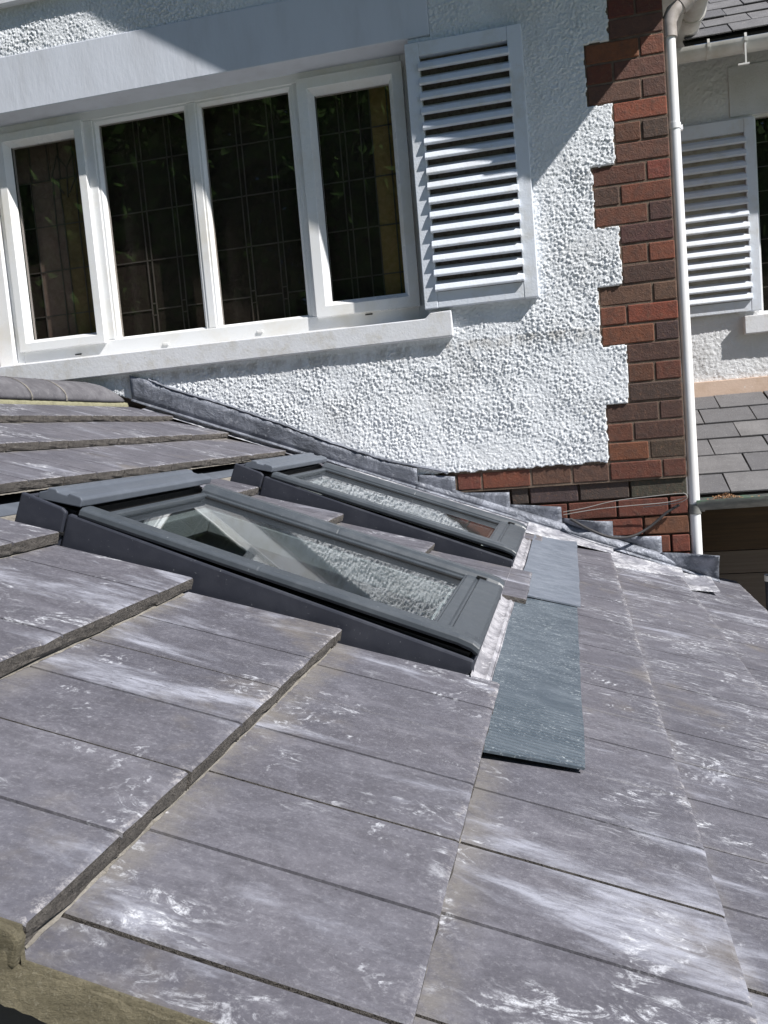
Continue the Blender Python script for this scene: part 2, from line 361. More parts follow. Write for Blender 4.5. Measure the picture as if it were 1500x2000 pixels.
M['glass_olive'] = cath('leaded_glass_olive', (.26, .21, .12), (.34, .28, .17))
M['came'] = paint('lead_came', (.17, .165, .16), .5, .1)
k = NT('leaf'); p = k.pos(); M['leaf'] = k.base(k.mix(k.noise(p, 3, 3), (.06, .15, .03), (.14, .26, .07)), .8, spec=.1)
k = NT('bark'); M['bark'] = k.base((.08, .06, .045), .9)
k = NT('lawn'); p = k.pos(); M['lawn'] = k.base(k.mix(k.noise(p, 8, 5), (.04, .07, .02), (.08, .11, .04)), .9)
k = NT('paving'); p = k.pos(); M['paving'] = k.base(k.mix(k.noise(p, 5, 5), (.22, .21, .19), (.30, .28, .26)), .9)

# ------------------------------------------------------------------ ground
g = MB(); g.box(-200, 200, -200, 200, GZ - .3, GZ); tag(g.build('ground', M['lawn']), kind='structure')
g = MB(); g.box(-8, 8, -3, 14, GZ - .02, GZ + .02); tag(g.build('patio_paving', M['paving']), kind='structure')

# ------------------------------------------------------------------ roughcast height field
def lumps(X, Z, cell, rmin, rmax, hmin, hmax, seed):
    rs = np.random.RandomState(seed); N = 512
    jx = rs.rand(N, N); jz = rs.rand(N, N); rr = rmin + (rmax - rmin) * rs.rand(N, N); hh = hmin + (hmax - hmin) * rs.rand(N, N); el = .7 + .6 * rs.rand(N, N)
    ix = np.floor(X / cell).astype(int); iz = np.floor(Z / cell).astype(int); out = np.zeros_like(X)
    for a in (-1, 0, 1):
        for b in (-1, 0, 1):
            cx = (ix + a) % N; cz = (iz + b) % N
            dx = X - (ix + a + jx[cx, cz]) * cell; dz = Z - (iz + b + jz[cx, cz]) * cell
            d2 = (dx * dx * el[cx, cz] + dz * dz / el[cx, cz]) / rr[cx, cz] ** 2
            out = np.maximum(out, hh[cx, cz] * np.clip(1 - d2, 0, 1) ** .75)
    return out
def lowf(X, Z, cell, seed):
    rs = np.random.RandomState(seed); G = rs.rand(256, 256)
    x = X / cell; z = Z / cell; ix = np.floor(x).astype(int); iz = np.floor(z).astype(int); fx = x - ix; fz = z - iz
    fx = fx * fx * (3 - 2 * fx); fz = fz * fz * (3 - 2 * fz); g = lambda a, b: G[a % 256, b % 256]
    return (g(ix, iz) * (1 - fx) + g(ix + 1, iz) * fx) * (1 - fz) + (g(ix, iz + 1) * (1 - fx) + g(ix + 1, iz + 1) * fx) * fz
def roughcast(name, x0, x1, z0, z1, step, keep, y, back, mat, parent, amp=1.0, seed=3):
    xs = np.arange(x0, x1 + step / 2, step); zs = np.arange(z0, z1 + step / 2, step)
    X, Z = np.meshgrid(xs, zs)
    h = np.maximum(lumps(X, Z, .0125, .0048, .0092, .0015, .0095, seed), lumps(X + .3, Z + .7, .0078, .0033, .0055, .001, .0058, seed + 1))
    h = h + lumps(X + .1, Z + .2, .0058, .0022, .0036, .0004, .0026, seed + 9)
    h *= (.40 + .85 * lowf(X, Z, .13, seed + 2)); h += .006 * lowf(X, Z, .09, seed + 4)
    Y = y - h * amp
    cx = (X[:-1, :-1] + X[1:, 1:]) / 2; cz = (Z[:-1, :-1] + Z[1:, 1:]) / 2
    k = keep(cx, cz); nx = X.shape[1]
    full = np.zeros(X.shape, int); full[:-1, :-1] += k; full[1:, :-1] += k; full[:-1, 1:] += k; full[1:, 1:] += k
    Y = np.where(full < 4, back, Y)
    idx = np.arange(X.size).reshape(X.shape)
    q = np.stack([idx[:-1, :-1][k], idx[:-1, 1:][k], idx[1:, 1:][k], idx[1:, :-1][k]], 1)
    used, inv = np.unique(q.ravel(), return_inverse=True); q = inv.reshape(q.shape)
    V = np.stack([X.ravel(), Y.ravel(), Z.ravel()], 1)[used]
    me = bpy.data.meshes.new(name); me.vertices.add(len(V)); me.vertices.foreach_set('co', V.ravel())
    me.loops.add(q.size); me.loops.foreach_set('vertex_index', q.ravel().astype(np.int32))
    me.polygons.add(len(q)); me.polygons.foreach_set('loop_start', np.arange(0, q.size, 4, dtype=np.int32))
    me.polygons.foreach_set('use_smooth', np.ones(len(q), bool)); me.update(calc_edges=True); me.validate()
    me.materials.append(mat); o = bpy.data.objects.new(name, me); col.objects.link(o); o.parent = parent; return o

# ================================================================== MAIN HOUSE
house = thing('house', 'white roughcast house with red brick corner and long leaded window above the tiled roof', 'house', (-1.5, 4.2, GZ))
house_inv = Matrix.Translation((1.5, -4.2, -GZ))
def hp(o):   # parts are modelled in world coordinates: keep them there under the Empty
    o.matrix_parent_inverse = house_inv; return o
class HB(MB):
    def put(s, name, m, **k): return hp(s.build(name, m, house, **k))
BED = .0859; ZB = 1.675
LONG, SHORT = .168, .272
def left_edge(z):
    row = np.floor((ZB - z) / BED).astype(int)
    e = np.full(np.shape(z), SHORT)
    for r0 in (1, 7, 13, 19): e = np.where((row >= r0) & (row < r0 + 3), LONG, e)
    e = np.where(row < -2, LONG, e); e = np.where(row < -5, SHORT, e)
    e = np.where(row >= 21, LONG, e)
    return e
RX0, RX1, RZ0, RZ1 = -3.9, .28, -.62, 2.62
def keep_main(x, z):
    k = x < left_edge(z + .006 * (lowf(x, z, .02, 77) - .5)) + .013 * (lowf(x, z, .019, 55) - .6)
    k &= ~((x < -.50) & (z > 1.745) & (z < 2.005))
    k &= ~((x > -2.95) & (x < -.60) & (z > .44) & (z < 1.75))
    k &= ~((x > -.72) & (z < -.215 + .014 * (lowf(x, z, .022, 56) - .4)))
    k &= ~((x > -.57) & (x < -.13) & (z > .60) & (z < 1.67))
    roofz = -.3824 * x - H / math.cos(TH)
    k &= z > roofz + .01
    return k
roughcast('roughcast_wall', RX0, RX1, RZ0, RZ1, .0038, keep_main, 4.0, 4.018, M['roughcast'], house, .82).matrix_parent_inverse = house_inv
# masonry core behind everything, with the window opening left open
b = HB(); b.box(-3.9, -2.95, 4.02, 4.30, GZ, 2.62); b.box(-.60, .496, 4.042, 4.30, GZ, 2.62); b.box(-2.95, -.60, 4.02, 4.30, GZ, .44); b.box(-2.95, -.60, 4.02, 4.30, 1.76, 2.62)
b.box(.2, .496, 4.30, 5.30, GZ, 2.3); b.put('masonry', M['mortar'])
b = HB(); b.box(-.599, .496, 4.0065, 4.041, -.305, 2.62); b.put('mortar_bed', M['mortar'])
# lintel band, soffit of the opening, upper sill
b = HB(); b.box(-3.9, -.496, 3.986, 4.30, 1.743, 2.009); b.put('lintel_band', M['lintel'], bevel=.004)
b = HB(); b.box(-3.9, -1.88, 3.955, 4.015, 2.235, 2.31); b.put('upper_window_sill', M['sill_paint'], bevel=.004)
b = HB(); b.box(-2.96, -.602, 4.01, 4.29, .395, .500); b.put('sill_bed', M['sill_paint'])
b = HB(); b.box(-2.978, -2.951, 4.0, 4.29, .45, 1.745); b.put('window_reveal', M['white_paint']); b = HB(); b.box(-.599, -.585, 4.018, 4.29, .50, 1.745); b.put('window_reveal', M['white_paint'])
# window sill with raised stooled end
b = HB()
b.prism([(-3.3, .395), (-.489, .415), (-.489, .532), (-.585, .530), (-.612, .506), (-3.3, .506)], 1, 3.962, 4.010)
b.put('window_sill', M['sill_paint'], bevel=.005)
# quoin bricks -------------------------------------------------------
def brick_proto(L, Hh=.0775):
    s = MB(); s.box(0, L, 0, .05, 0, Hh); return s
def rb(c): return tuple(x * random.uniform(.85, 1.12) for x in c)
RED = (.185, .050, .024); ORED = (.22, .066, .030); DRED = (.125, .037, .021); BRN = (.115, .056, .034); DBR = (.072, .038, .027); PUR = (.085, .036, .028); DGR = (.058, .047, .040); RBR = (.155, .050, .026)
bm_cache = {}
def brick(x0, x1, row, c, y=4.003, z=None):
    L = round(x1 - x0 - .0085, 3)
    zz = (ZB - (row + 1) * BED + .005) if z is None else z
    if L not in bm_cache:
        o = brick_proto(L).build('brick', M['brick'], house, bevel=.004, seg=1); bm_cache[L] = o; first = True
    else:
        o = bm_cache[L].copy(); col.objects.link(o)
    o.parent = house; hp(o); o.location = (x0 + .0045, y + jit(.0015), zz + jit(.001)); o.color = (*rb(c), 1)
    o.rotation_euler = (jit(.004), jit(.004), jit(.004))
CX = .498; ST = .228; HD = .1145
rows = {-1: [(SHORT, 'h', DRED), (0, 'h', DRED)], 0: [(SHORT, 's', BRN)], 1: [(LONG, 's', ORED), (0, 'h', ORED)], 2: [(LONG, 'h', DRED), (0, 's', BRN)], 3: [(LONG, 's', BRN), (0, 'h', PUR)],
        4: [(SHORT, 's', ORED)], 5: [(SHORT, 'h', DRED), (0, 'h', DBR)], 6: [(SHORT, 's', BRN)], 7: [(LONG, 's', DRED), (0, 'h', RED)], 8: [(LONG, 'h', PUR), (0, 's', RED)], 9: [(LONG, 's', RBR), (0, 'h', PUR)],
        10: [(SHORT, 's', PUR)], 11: [(SHORT, 'h', RBR), (0, 'h', RED)], 12: [(SHORT, 's', DBR)], 13: [(LONG, 's', BRN), (0, 'h', BRN)], 14: [(LONG, 'h', RBR), (0, 's', RED)], 15: [(LONG, 's', RBR), (0, 'h', DBR)],
        16: [(SHORT, 's', DBR)], 17: [(SHORT, 'h', DRED), (0, 'h', DRED)], 18: [(SHORT, 's', DBR)], 19: [(LONG, 's', PUR), (0, 'h', DBR)], 20: [(LONG, 'h', DRED), (0, 's', DBR)], 21: [(LONG, 't', RBR), (0, 't2', DBR)],
        22: [(LONG, 's', DRED), (0, 'h', DRED)]}
for r in range(-10, -1):
    rows[r] = ([(SHORT, 's', DRED)] if r % 2 else [(SHORT, 'h', DRED), (0, 'h', DBR)]) if r > -6 and r != -3 and r != -4 and r != -5 else [(LONG, 's', DRED), (0, 'h', DBR)]
WL = {'s': ST, 'h': HD, 't': .178, 't2': .157}
for r, bl in rows.items():
    x = bl[0][0] - .003
    for i, (x0, kx, c) in enumerate(bl):
        x1 = CX if i == len(bl) - 1 else x + WL[kx]
        brick(x, x1, r, c); x = x1
for x0, x1, c in ((-.53, -.412, RBR), (-.412, -.185, RBR), (-.185, .0, BRN), (.0, .165, BRN)): brick(x0 - .0, x1, 22, c)
for x0, x1, c in ((-.62, -.53, DBR),): brick(x0, x1, 22, c)
for r, xs in ((23, (-.42, -.285, -.20, .025, .25, CX)), (24, (-.2, -.03, .19, .415, CX)), (25, (-.1, .075, .30, CX)), (26, (.0, .19, .415, CX)), (27, (.1, .30, CX)), (28, (.2, .415, CX))):
    for a, c in zip(xs[:-1], xs[1:]): brick(a, c, r, {23: DGR, 24: DRED, 25: RBR, 26: RBR, 27: DRED, 28: DRED}[r], y=4.018)
# ------------------------------------------------------------------ shutters
def slat_mb(x0, x1, yf, pitch):
    s = MB()   # sloping louvre with blunt nose: outer edge low
    s.prism([(yf - .018, .000), (yf - .020, .007), (yf - .010, .028), (yf + .026, .052), (yf + .030, .042), (yf - .004, -.001)], 0, x0, x1)
    # nibs that lap the stiles
    return s
def shutter(x0, x1, z0, z1, ox0, ox1, oz0, oz1, yf, yb, n, parent, inv, label=None, mat='shutter_paint', back='shutter_back'):
    f = MB()
    f.box(x0, ox0, yf, yb, z0, z1); f.box(ox1, x1, yf, yb, z0, z1)
    f.box(ox0, ox1, yf + .0015, yb - .001, z0 + .0005, oz0); f.box(ox0, ox1, yf + .0015, yb - .001, oz1, z1 - .0005)
    fr = f.build('shutter', M[mat], parent, bevel=.003); fr.matrix_parent_inverse = inv
    if label: fr['label'] = label
    bk = MB().box(ox0 - .005, ox1 + .005, yb - .004, yb - .001, oz0 - .005, oz1 + .005).build('shutter_back', M[back], fr)
    pitch = (oz1 - oz0) / n
    src = None
    for i in range(n):
        if src is None:
            src = slat_mb(ox0 - .006, ox1 + .006, yf, pitch).build('slat', M[mat], fr, bevel=.0015, seg=1); o = src
        else:
            o = src.copy(); col.objects.link(o); o.parent = fr
        o.location = (jit(.001), jit(.001), oz0 + pitch * i + .001 + jit(.001)); o.rotation_euler = (0, jit(.003), 0)
    return fr
shutter(-.608, -.094, .546, 1.708, -.546, -.157, .618, 1.648, 3.955, 3.998, 16, house, house_inv)
# fixing screws / pegs beside the shutter
for zz in (1.62, 1.45, 1.05): pass
# ------------------------------------------------------------------ window
win = HB(); YF = 4.135
win.box(-2.93, -2.84, YF - .03, YF + .07, .50, 1.75); win.box(-2.84, -2.80, YF, YF + .07, .50, 1.75); win.box(-.66, -.601, YF, YF + .07, .50, 1.75)
win.box(-2.80, -.66, YF + .001, YF + .07, 1.70, 1.755); win.box(-2.80, -.66, YF + .001, YF + .07, .50, .60)
window = win.put('window', M['white_upvc'], bevel=.004)
def wsub(mb, name, m, **k):
    o = mb.build(name, m, window, **k); o.matrix_parent_inverse = Matrix.Identity(4); return o
b = MB()
wsub(MB().prism([(-1.752, YF + .035), (-1.740, YF + .004), (-1.700, YF + .004), (-1.687, YF + .035)], 2, .601, 1.699), 'mullion', M['white_upvc'], bevel=.003)
wsub(MB().box(-2.31, -2.262, YF + .002, YF + .06, .601, 1.699), 'mullion', M['white_upvc'], bevel=.003)
wsub(MB().box(-1.196, -1.166, YF + .002, YF + .06, .601, 1.699), 'mullion', M['white_upvc'], bevel=.003)
def ring(s, x0, x1, z0, z1, w, y0, y1, y2=None, wi=None):   # mitred frame with a sloping inner bead
    wi = wi or w * .6
    o = [(x0, z0), (x1, z0), (x1, z1), (x0, z1)]; m_ = [(x0 + wi, z0 + wi), (x1 - wi, z0 + wi), (x1 - wi, z1 - wi), (x0 + wi, z1 - wi)]
    i = [(x0 + w, z0 + w), (x1 - w, z0 + w), (x1 - w, z1 - w), (x0 + w, z1 - w)]
    for a in range(4):
        c = (a + 1) % 4
        s.strip([[(o[a][0], y1, o[a][1]), (o[c][0], y1, o[c][1])], [(o[a][0], y0, o[a][1]), (o[c][0], y0, o[c][1])], [(m_[a][0], y0, m_[a][1]), (m_[c][0], y0, m_[c][1])],
                 [(i[a][0], y2 or y1 - .01, i[a][1]), (i[c][0], y2 or y1 - .01, i[c][1])], [(i[a][0], y1, i[a][1]), (i[c][0], y1, i[c][1])]])
    return s
for x0, x1, z0, z1, pw in ((-2.806, -2.309, .588, 1.700, (-2.745, -2.370, .654, 1.642)), (-1.166, -.652, .588, 1.708, (-1.092, -.717, .657, 1.643))):
    s = MB(); ring(s, x0, x1, z0, z1, pw[0] - x0 + .0, YF - .022, YF + .05, YF + .02, (pw[0] - x0) * .68)
    wsub(s, 'sash', M['white_upvc'], bevel=.0015, seg=1)
for x0, x1, z0, z1 in ((-2.262, -1.740, .585, 1.702), (-1.700, -1.196, .585, 1.702)):
    s = MB(); ring(s, x0, x1, z0, z1, .026, YF + .008, YF + .05, YF + .022, .012)
    wsub(s, 'glazing_bead', M['white_upvc'])
PN = [(-2.745, -2.370, .650, 1.645), (-2.240, -1.754, .605, 1.682), (-1.688, -1.200, .608, 1.682), (-1.092, -.717, .652, 1.647)]
for i, (x0, x1, z0, z1) in enumerate(PN):
    wsub(MB().box(x0 - .006, x1 + .006, YF + .030, YF + .034, z0 - .006, z1 + .006), 'pane', M['window_glass'])
    s = MB(); ring(s, x0 - .004, x1 + .004, z0 - .004, z1 + .004, .006, YF + .022, YF + .03, YF + .025, .004); wsub(s, 'gasket', M['black_rubber'])
# weep covers and snags on the frame
for x, z in ((-2.48, .545), (-.91, .578)): wsub(MB().box(x - .018, x + .018, YF - .003, YF + .0, z - .003, z + .003), 'drain_slot', M['black_rubber'])
for x, z in ((-1.98, .548), (-1.47, .556)): wsub(MB().box(x - .016, x + .016, YF - .006, YF + .0, z - .006, z + .007), 'drain_cap', M['white_upvc'], bevel=.002)
# leaded lights a little behind the outer glass: pieces of coloured glass separated by cames
YL = 4.262
def came(s, x0, z0, x1, z1, w=.0035):
    d = Vector((x1 - x0, 0, z1 - z0)).normalized(); n = Vector((-d.z, 0, d.x)) * w
    s.strip([[(x0 - n.x, YL - .001, z0 - n.z), (x0 - n.x, YL - .005, z0 - n.z), (x0 + n.x, YL - .005, z0 + n.z), (x0 + n.x, YL - .001, z0 + n.z)],
             [(x1 - n.x, YL - .001, z1 - n.z), (x1 - n.x, YL - .005, z1 - n.z), (x1 + n.x, YL - .005, z1 + n.z), (x1 + n.x, YL - .001, z1 + n.z)]])
for i, (x0, x1, z0, z1) in enumerate(PN):
    x0 -= .05; x1 += .05; z0 -= .06; z1 += .06; w = x1 - x0; s = MB(); gl = {}
    hz = [z0 + (z1 - z0) * t for t in (0, .17, .38, .59, .80, 1)]
    if i in (1, 2):
        vx = [0, .33, .375, .62, .665, 1]
        cols = {0: 'glass_brown', 1: 'glass_brown', 2: 'glass_brown', 3: 'glass_brown', 4: 'glass_brown'}
    elif i == 3:
        vx = [0, .28, .34, .50, .62, .80, 1]; cols = {0: 'glass_brown', 1: 'glass_brown', 2: 'glass_brown', 3: 'glass_brown', 4: 'glass_amber', 5: 'glass_amber'}
    else:
        vx = [0, .16, .42, .52, .70, .80, 1]; cols = {0: 'glass_brown', 1: 'glass_pink', 2: 'glass_pink', 3: 'glass_olive', 4: 'glass_olive', 5: 'glass_amber'}
    xv = [x0 + w * t for t in vx]
    for c in range(len(vx) - 1):
        for r in range(5):
            if i in (1, 2) and c in (1, 3) and r > 0 and False: continue
            mname = cols[c]
            if i == 0 and r == 4: mname = 'glass_pink' if c < 4 else 'glass_olive'
            jx = jit(.004)
            wsub(MB().box(xv[c] + .001, xv[c + 1] - .001, YL, YL + .004, hz[r] + .001, hz[r + 1] - .001), 'coloured_glass', M[mname])
    for c in range(1, len(vx) - 1):
        if i == 0:
            pz = hz[0]
            for r in range(5):
                xa = xv[c] + (jit(.012) if r >= 3 else jit(.004)); came(s, xv[c] if r < 4 else xa, hz[r], xv[c] if r < 3 else xa, hz[r + 1], .003)
        else: came(s, xv[c], z0, xv[c], z1, .003)
    for r in range(1, 5):
        came(s, x0, hz[r], xv[1], hz[r], .003)
        for c in range(1, len(vx) - 1):
            off = .03 if (i in (1, 2) and c in (1, 3) and r == 1) else 0
            if off:
                came(s, xv[c], hz[r] + off, xv[c + 1], hz[r] + off, .003); came(s, xv[c], hz[r] - off, xv[c + 1], hz[r] - off, .003)
            else: came(s, xv[c], hz[r], xv[c + 1], hz[r], .003)
    if i == 0:   # little leaf motif
        cx = x0 + w * .62; cz = z0 + (z1 - z0) * .80
        for a, bb in (((-.05, .12), (0, .05)), ((0, .05), (.05, .13)), ((-.05, .12), (-.09, .02)), ((-.09, .02), (-.03, -.08)), ((.05, .13), (.06, .02)), ((.06, .02), (.0, -.08)), ((0, .05), (-.01, -.1))):
            came(s, cx + a[0], cz + a[1], cx + bb[0], cz + bb[1], .003)
    wsub(s, 'lead_came', M['came'])
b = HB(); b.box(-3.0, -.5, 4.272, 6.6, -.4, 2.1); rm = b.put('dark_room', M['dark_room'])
# ------------------------------------------------------------------ house roof (verge and eaves above the picture), fascia, soffit
b = HB()
x1, z1 = .745, 2.03
pr = [(x1, z1), (x1 + .01, z1 + .13), (-3.9, z1 + .13 + (x1 + 3.9) * .64), (-3.9, z1 + (x1 + 3.9) * .64)]
b.prism(pr, 1, 3.585, 6.2); b.put('gable_roof', M['old_slate'])
b = HB(); b.prism([(x1 + .002, z1 - .012), (x1 + .002, z1 + .10), (-3.9, z1 + .10 + (x1 + 3.9) * .64), (-3.9, z1 - .012 + (x1 + 3.9) * .64)], 1, 3.56, 3.583); b.put('barge_board', M['white_paint'], bevel=.003)
b = HB(); b.box(.506, .685, 3.6, 5.29, 1.94, 1.96); b.box(.665, .685, 3.6, 5.29, 1.961, 2.09); b.put('soffit_board', M['gutter_white'], bevel=.002)

# ================================================================== RAINWATER GOODS of the main house
def half_round(s, axis_pts, r, t=.004, seg=14, full=False, th0=math.pi, th1=2 * math.pi):
    # axis_pts: two points; open top
    a, c = Vector(axis_pts[0]), Vector(axis_pts[1]); d = (c - a).normalized(); x = d.cross(Vector((0, 0, 1))).normalized(); z = Vector((0, 0, 1))
    rowsA = []
    for p in (a, c):
        loop = []
        for k in range(seg + 1):
            t_ = th0 + (th1 - th0) * k / seg; loop.append(p + x * r * math.cos(t_) + z * r * math.sin(t_))
        for k in reversed(range(seg + 1)):
            t_ = th0 + (th1 - th0) * k / seg; loop.append(p + x * (r - t) * math.cos(t_) + z * (r - t) * math.sin(t_))
        loop.append(loop[0]); rowsA.append(loop)
    s.strip(rowsA); n = len(s.v)
    for L in rowsA: s.v += [tuple(q) for q in L[:-1]]
    m = len(rowsA[0]) - 1
    for e in (0, 1):
        for k in range(seg):
            s.f.append((n + e * m + k, n + e * m + k + 1, n + e * m + m - 2 - k, n + e * m + m - 1 - k)); s.m.append(0)
    return s
mg = thing('roof_gutter', 'white half-round gutter running out over the brick corner above the downpipe', 'gutter', (.765, 4.4, 1.93))
def under(o, par):
    o.parent = par; o.matrix_parent_inverse = Matrix.Translation(par.location).inverted(); return o
s = MB(); half_round(s, ((.740, 3.6, 1.995), (.740, 5.20, 1.995)), .062); under(s.build('gutter_trough', M['gutter_white'], smooth=True), mg)
for y in (4.35, 4.82):
    s = MB(); half_round(s, ((.740, y, 1.995), (.740, y + .045, 1.995)), .068, .006); under(s.build('gutter_union', M['gutter_white'], smooth=True), mg)
s = MB()
pts = [(.740 + .062 * math.cos(math.pi + math.pi * k / 14), 1.995 + .062 * math.sin(math.pi + math.pi * k / 14)) for k in range(15)]
s.prism(pts, 1, 5.200, 5.206); s.prism([(.740 + (x - .740) * 1.08, 1.995 + (z - 1.995) * 1.08) for x, z in pts], 1, 5.18, 5.199); under(s.build('stop_end', M['gutter_white']), mg)
dp = thing('downpipe', 'white round downpipe fixed against the brick corner of the house', 'drainpipe', (.512, 3.955, GZ))
top = Vector((.5215, 4.035, 1.60)); bot = Vector((.5255, 4.035, -.66))
s = MB(); s.tube([top, top.lerp(bot, .33), top.lerp(bot, .66), bot, (.5255, 4.036, GZ)], .0240, 24); under(s.build('pipe', M['pipe_white'], smooth=True), dp)
for z in (1.205, -.452):
    t = (top.z - z) / (top.z - bot.z); p = top.lerp(bot, t)
    s = MB(); s.tube([(p.x, p.y, z + (.012 if z > 0 else .022)), (p.x, p.y, z - (.012 if z > 0 else .022))], .0275, 24)
    s.box(p.x - .038, p.x + .038, p.y + .02, p.y + .045, z - .01, z + .01); under(s.build('pipe_clip', M['pipe_white' if z > 0 else 'algae'], smooth=True), dp)
s = MB(); s.tube([top + Vector((0, 0, -.03)), top + Vector((0, 0, .035)), top + Vector((.02, 0, .075)), top + Vector((.05, .01, .095))], .032, 20); under(s.build('bend', M['elbow_grey'], smooth=True), dp)
s = MB(); s.tube([top + Vector((.045, .01, .09)), top + Vector((.19, .02, .185)), top + Vector((.245, .03, .26)), top + Vector((.255, .03, .40))], .0285, 20); under(s.build('offset_pipe', M['elbow_grey'], smooth=True), dp)
s = MB(); s.tube([top + Vector((.052, .01, .095)), top + Vector((.085, .012, .117))], .035, 20); under(s.build('collar', M['elbow_grey'], smooth=True), dp)

# ================================================================== REAR WING
wing = thing('rear_wing', 'set-back grey roughcast wing right of the brick corner with its own shutter', 'house', (1.8, 5.6, GZ))
winv = Matrix.Translation(wing.location).inverted()
def wp(mb, name, m, **k):
    o = mb.build(name, m, wing, **k); o.matrix_parent_inverse = winv; return o
YW = 5.3
def keep_w(x, z):
    return ~((x > 1.0) & (z > 1.60) & (z < 1.83)) & ~((x > 1.10) & (z > .45) & (z < 1.62))
o = roughcast('roughcast_wall', .51, 2.4, .13, 1.95, .0075, keep_w, YW, YW + .02, M['roughcast_rear'], wing, .75, 11); o.matrix_parent_inverse = winv
b = MB(); b.box(.51, 1.10, YW + .021, YW + .3, GZ, 1.95); b.box(1.10, 3.2, YW + .021, YW + .3, GZ, .45); b.box(1.10, 3.2, YW + .021, YW + .3, 1.62, 1.95); b.box(2.2, 3.2, YW - .01, YW + .3, .45, 1.62); wp(b, 'masonry', M['roughcast_rear'])
wp(MB().box(.982, 2.4, YW - .011, YW + .02, 1.584, 1.850), 'lintel_band', M['roughcast_rear'])
wp(MB().box(.51, 3.2, YW - .03, YW + .02, .043, .140), 'fascia_board', M['peach_board'], bevel=.003)
wp(MB().box(1.0, 2.4, YW - .06, YW + .05, .385, .485), 'window_sill', M['sill_paint'], bevel=.004)
shutter(.585, 1.098, .510, 1.562, .65, 1.043, .572, 1.487, YW - .045, YW - .018, 14, wing, winv, back='soffit_dirty', label='grey-white louvred shutter half hidden behind the downpipe')
wf = MB(); wf.box(1.103, 1.118, YW + .02, YW + .07, .486, 1.60); wf.box(1.119, 2.19, YW + .021, YW + .07, .487, .51); wf.box(1.119, 2.19, YW + .021, YW + .07, 1.575, 1.60)
wf = wp(wf, 'window', M['white_upvc'], bevel=.002)
pn = MB().box(1.119, 2.18, YW + .045, YW + .049, .511, 1.574).build('pane', M['window_glass'], wf)
s = MB()
for i in range(1, 8): s.box(1.119, 2.18, YW + .054, YW + .058, .511 + i * .133, .515 + i * .133)
for i in range(1, 5): s.box(1.119 + i * .2, 1.123 + i * .2, YW + .0585, YW + .0605, .511, 1.574)
s.build('glazing_bar', M['came'], wf)
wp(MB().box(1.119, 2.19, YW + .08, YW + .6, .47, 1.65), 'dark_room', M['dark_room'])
# upper roof of the wing: slates laid one by one
def slates(parent, inv, P0, ey, ez, n_rows, gauge, x0, x1, w, t, mat, name='slate', first_short=False, lw=.25, shuffle=.02):
    d = Vector((0, ey, ez)).normalized(); nrm = Vector((0, -d.z, d.y))
    ang = math.atan2(d.z, d.y)
    s = MB(); L = gauge * 1.55
    s.box(0, w - .005, 0, L, 0, t)
    src = s.build(name, M[mat], parent, bevel=.0015, seg=1); src.matrix_parent_inverse = inv; first = True
    for r in range(n_rows):
        x = x0 - (w / 2 if r % 2 else 0) - random.uniform(0, .04)
        while x < x1:
            if first: o = src; first = False
            else:
                o = src.copy(); col.objects.link(o)
            p = Vector(P0) + d * gauge * r + nrm * (t * 1.0)
            o.location = (x + jit(.002), p.y + jit(shuffle * .4), p.z); o.rotation_euler = (ang - math.atan2(t * 1.0, gauge), 0, jit(.012) )
            x += w
    return
slates(wing, winv, (0, 4.97, 1.905), .81, .59, 9, .155, .74, 2.2, .235, .007, 'old_slate')
a = math.atan2(.59, .81)
b = MB(); b.prism([(5.0, 1.89), (5.0, 1.905), (6.2, 2.79), (6.2, 2.77)], 0, .72, 3.0); wp(b, 'roof_deck', M['underlay'])
wg = thing('eaves_gutter', 'grey-white gutter with strap brackets under the upper slates of the rear wing', 'gutter', (1.4, 4.95, 1.80))
s = MB(); half_round(s, ((.64, 4.985, 1.860), (3.0, 4.985, 1.868)), .058, .004, 12); under(s.build('gutter_trough', M['gutter_white'], smooth=True), wg)
for x in (.82, 1.0, 1.7):
    s = MB(); half_round(s, ((x, 4.985, 1.862), (x + .012, 4.985, 1.862)), .062, .004, 12, th0=math.pi * .9, th1=math.pi * 2.1)
    if x == 1.0: s.box(x, x + .008, 4.93, 4.938, 1.735, 1.86); s.box(x - .035, x + .02, 4.928, 4.942, 1.727, 1.735)
    under(s.build('gutter_bracket', M['gutter_white']), wg)
# lean-to below
lean = thing('lean_to', 'slated lean-to below the rear wing with a brown timber front in shade', 'outbuilding', (1.5, 4.9, GZ))
linv = Matrix.Translation(lean.location).inverted()
P1 = Vector((0, 4.14, -.405)); d = Vector((0, 5.27 - 4.14, .045 + .405))
slates(lean, linv, (0, 4.13, -.408), d.y, d.z, 6, .205, .46, 2.2, .262, .009, 'old_slate', shuffle=.02)
def lp(mb, name, m, **k):
    o = mb.build(name, m, lean, **k); o.matrix_parent_inverse = linv; return o
lp(MB().prism([(4.17, -.42), (4.17, -.408), (5.28, .033), (5.28, .015)], 0, .53, 3.0), 'roof_deck', M['underlay'])
lp(MB().box(.55, 3.0, 4.80, 4.84, -.77, -.26), 'beam', M['brown_beam'], bevel=.004)  # upper strip of the front, coloured as the shaded part
zz = -.78
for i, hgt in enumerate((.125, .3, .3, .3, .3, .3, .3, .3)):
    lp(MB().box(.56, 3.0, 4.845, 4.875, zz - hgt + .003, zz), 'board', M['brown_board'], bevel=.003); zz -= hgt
lp(MB().box(.51, .56, 4.32, 5.29, GZ, -.3), 'side_wall', M['mortar'])
lg = thing('green_gutter', 'algae-stained gutter below the old slates, running from the downpipe to the right', 'gutter', (1.4, 4.1, -.47))
s = MB(); half_round(s, ((.535, 4.06, -.412), (3.0, 4.06, -.402)), .052, .004, 14); under(s.build('gutter_trough', M['algae'], smooth=True), lg)
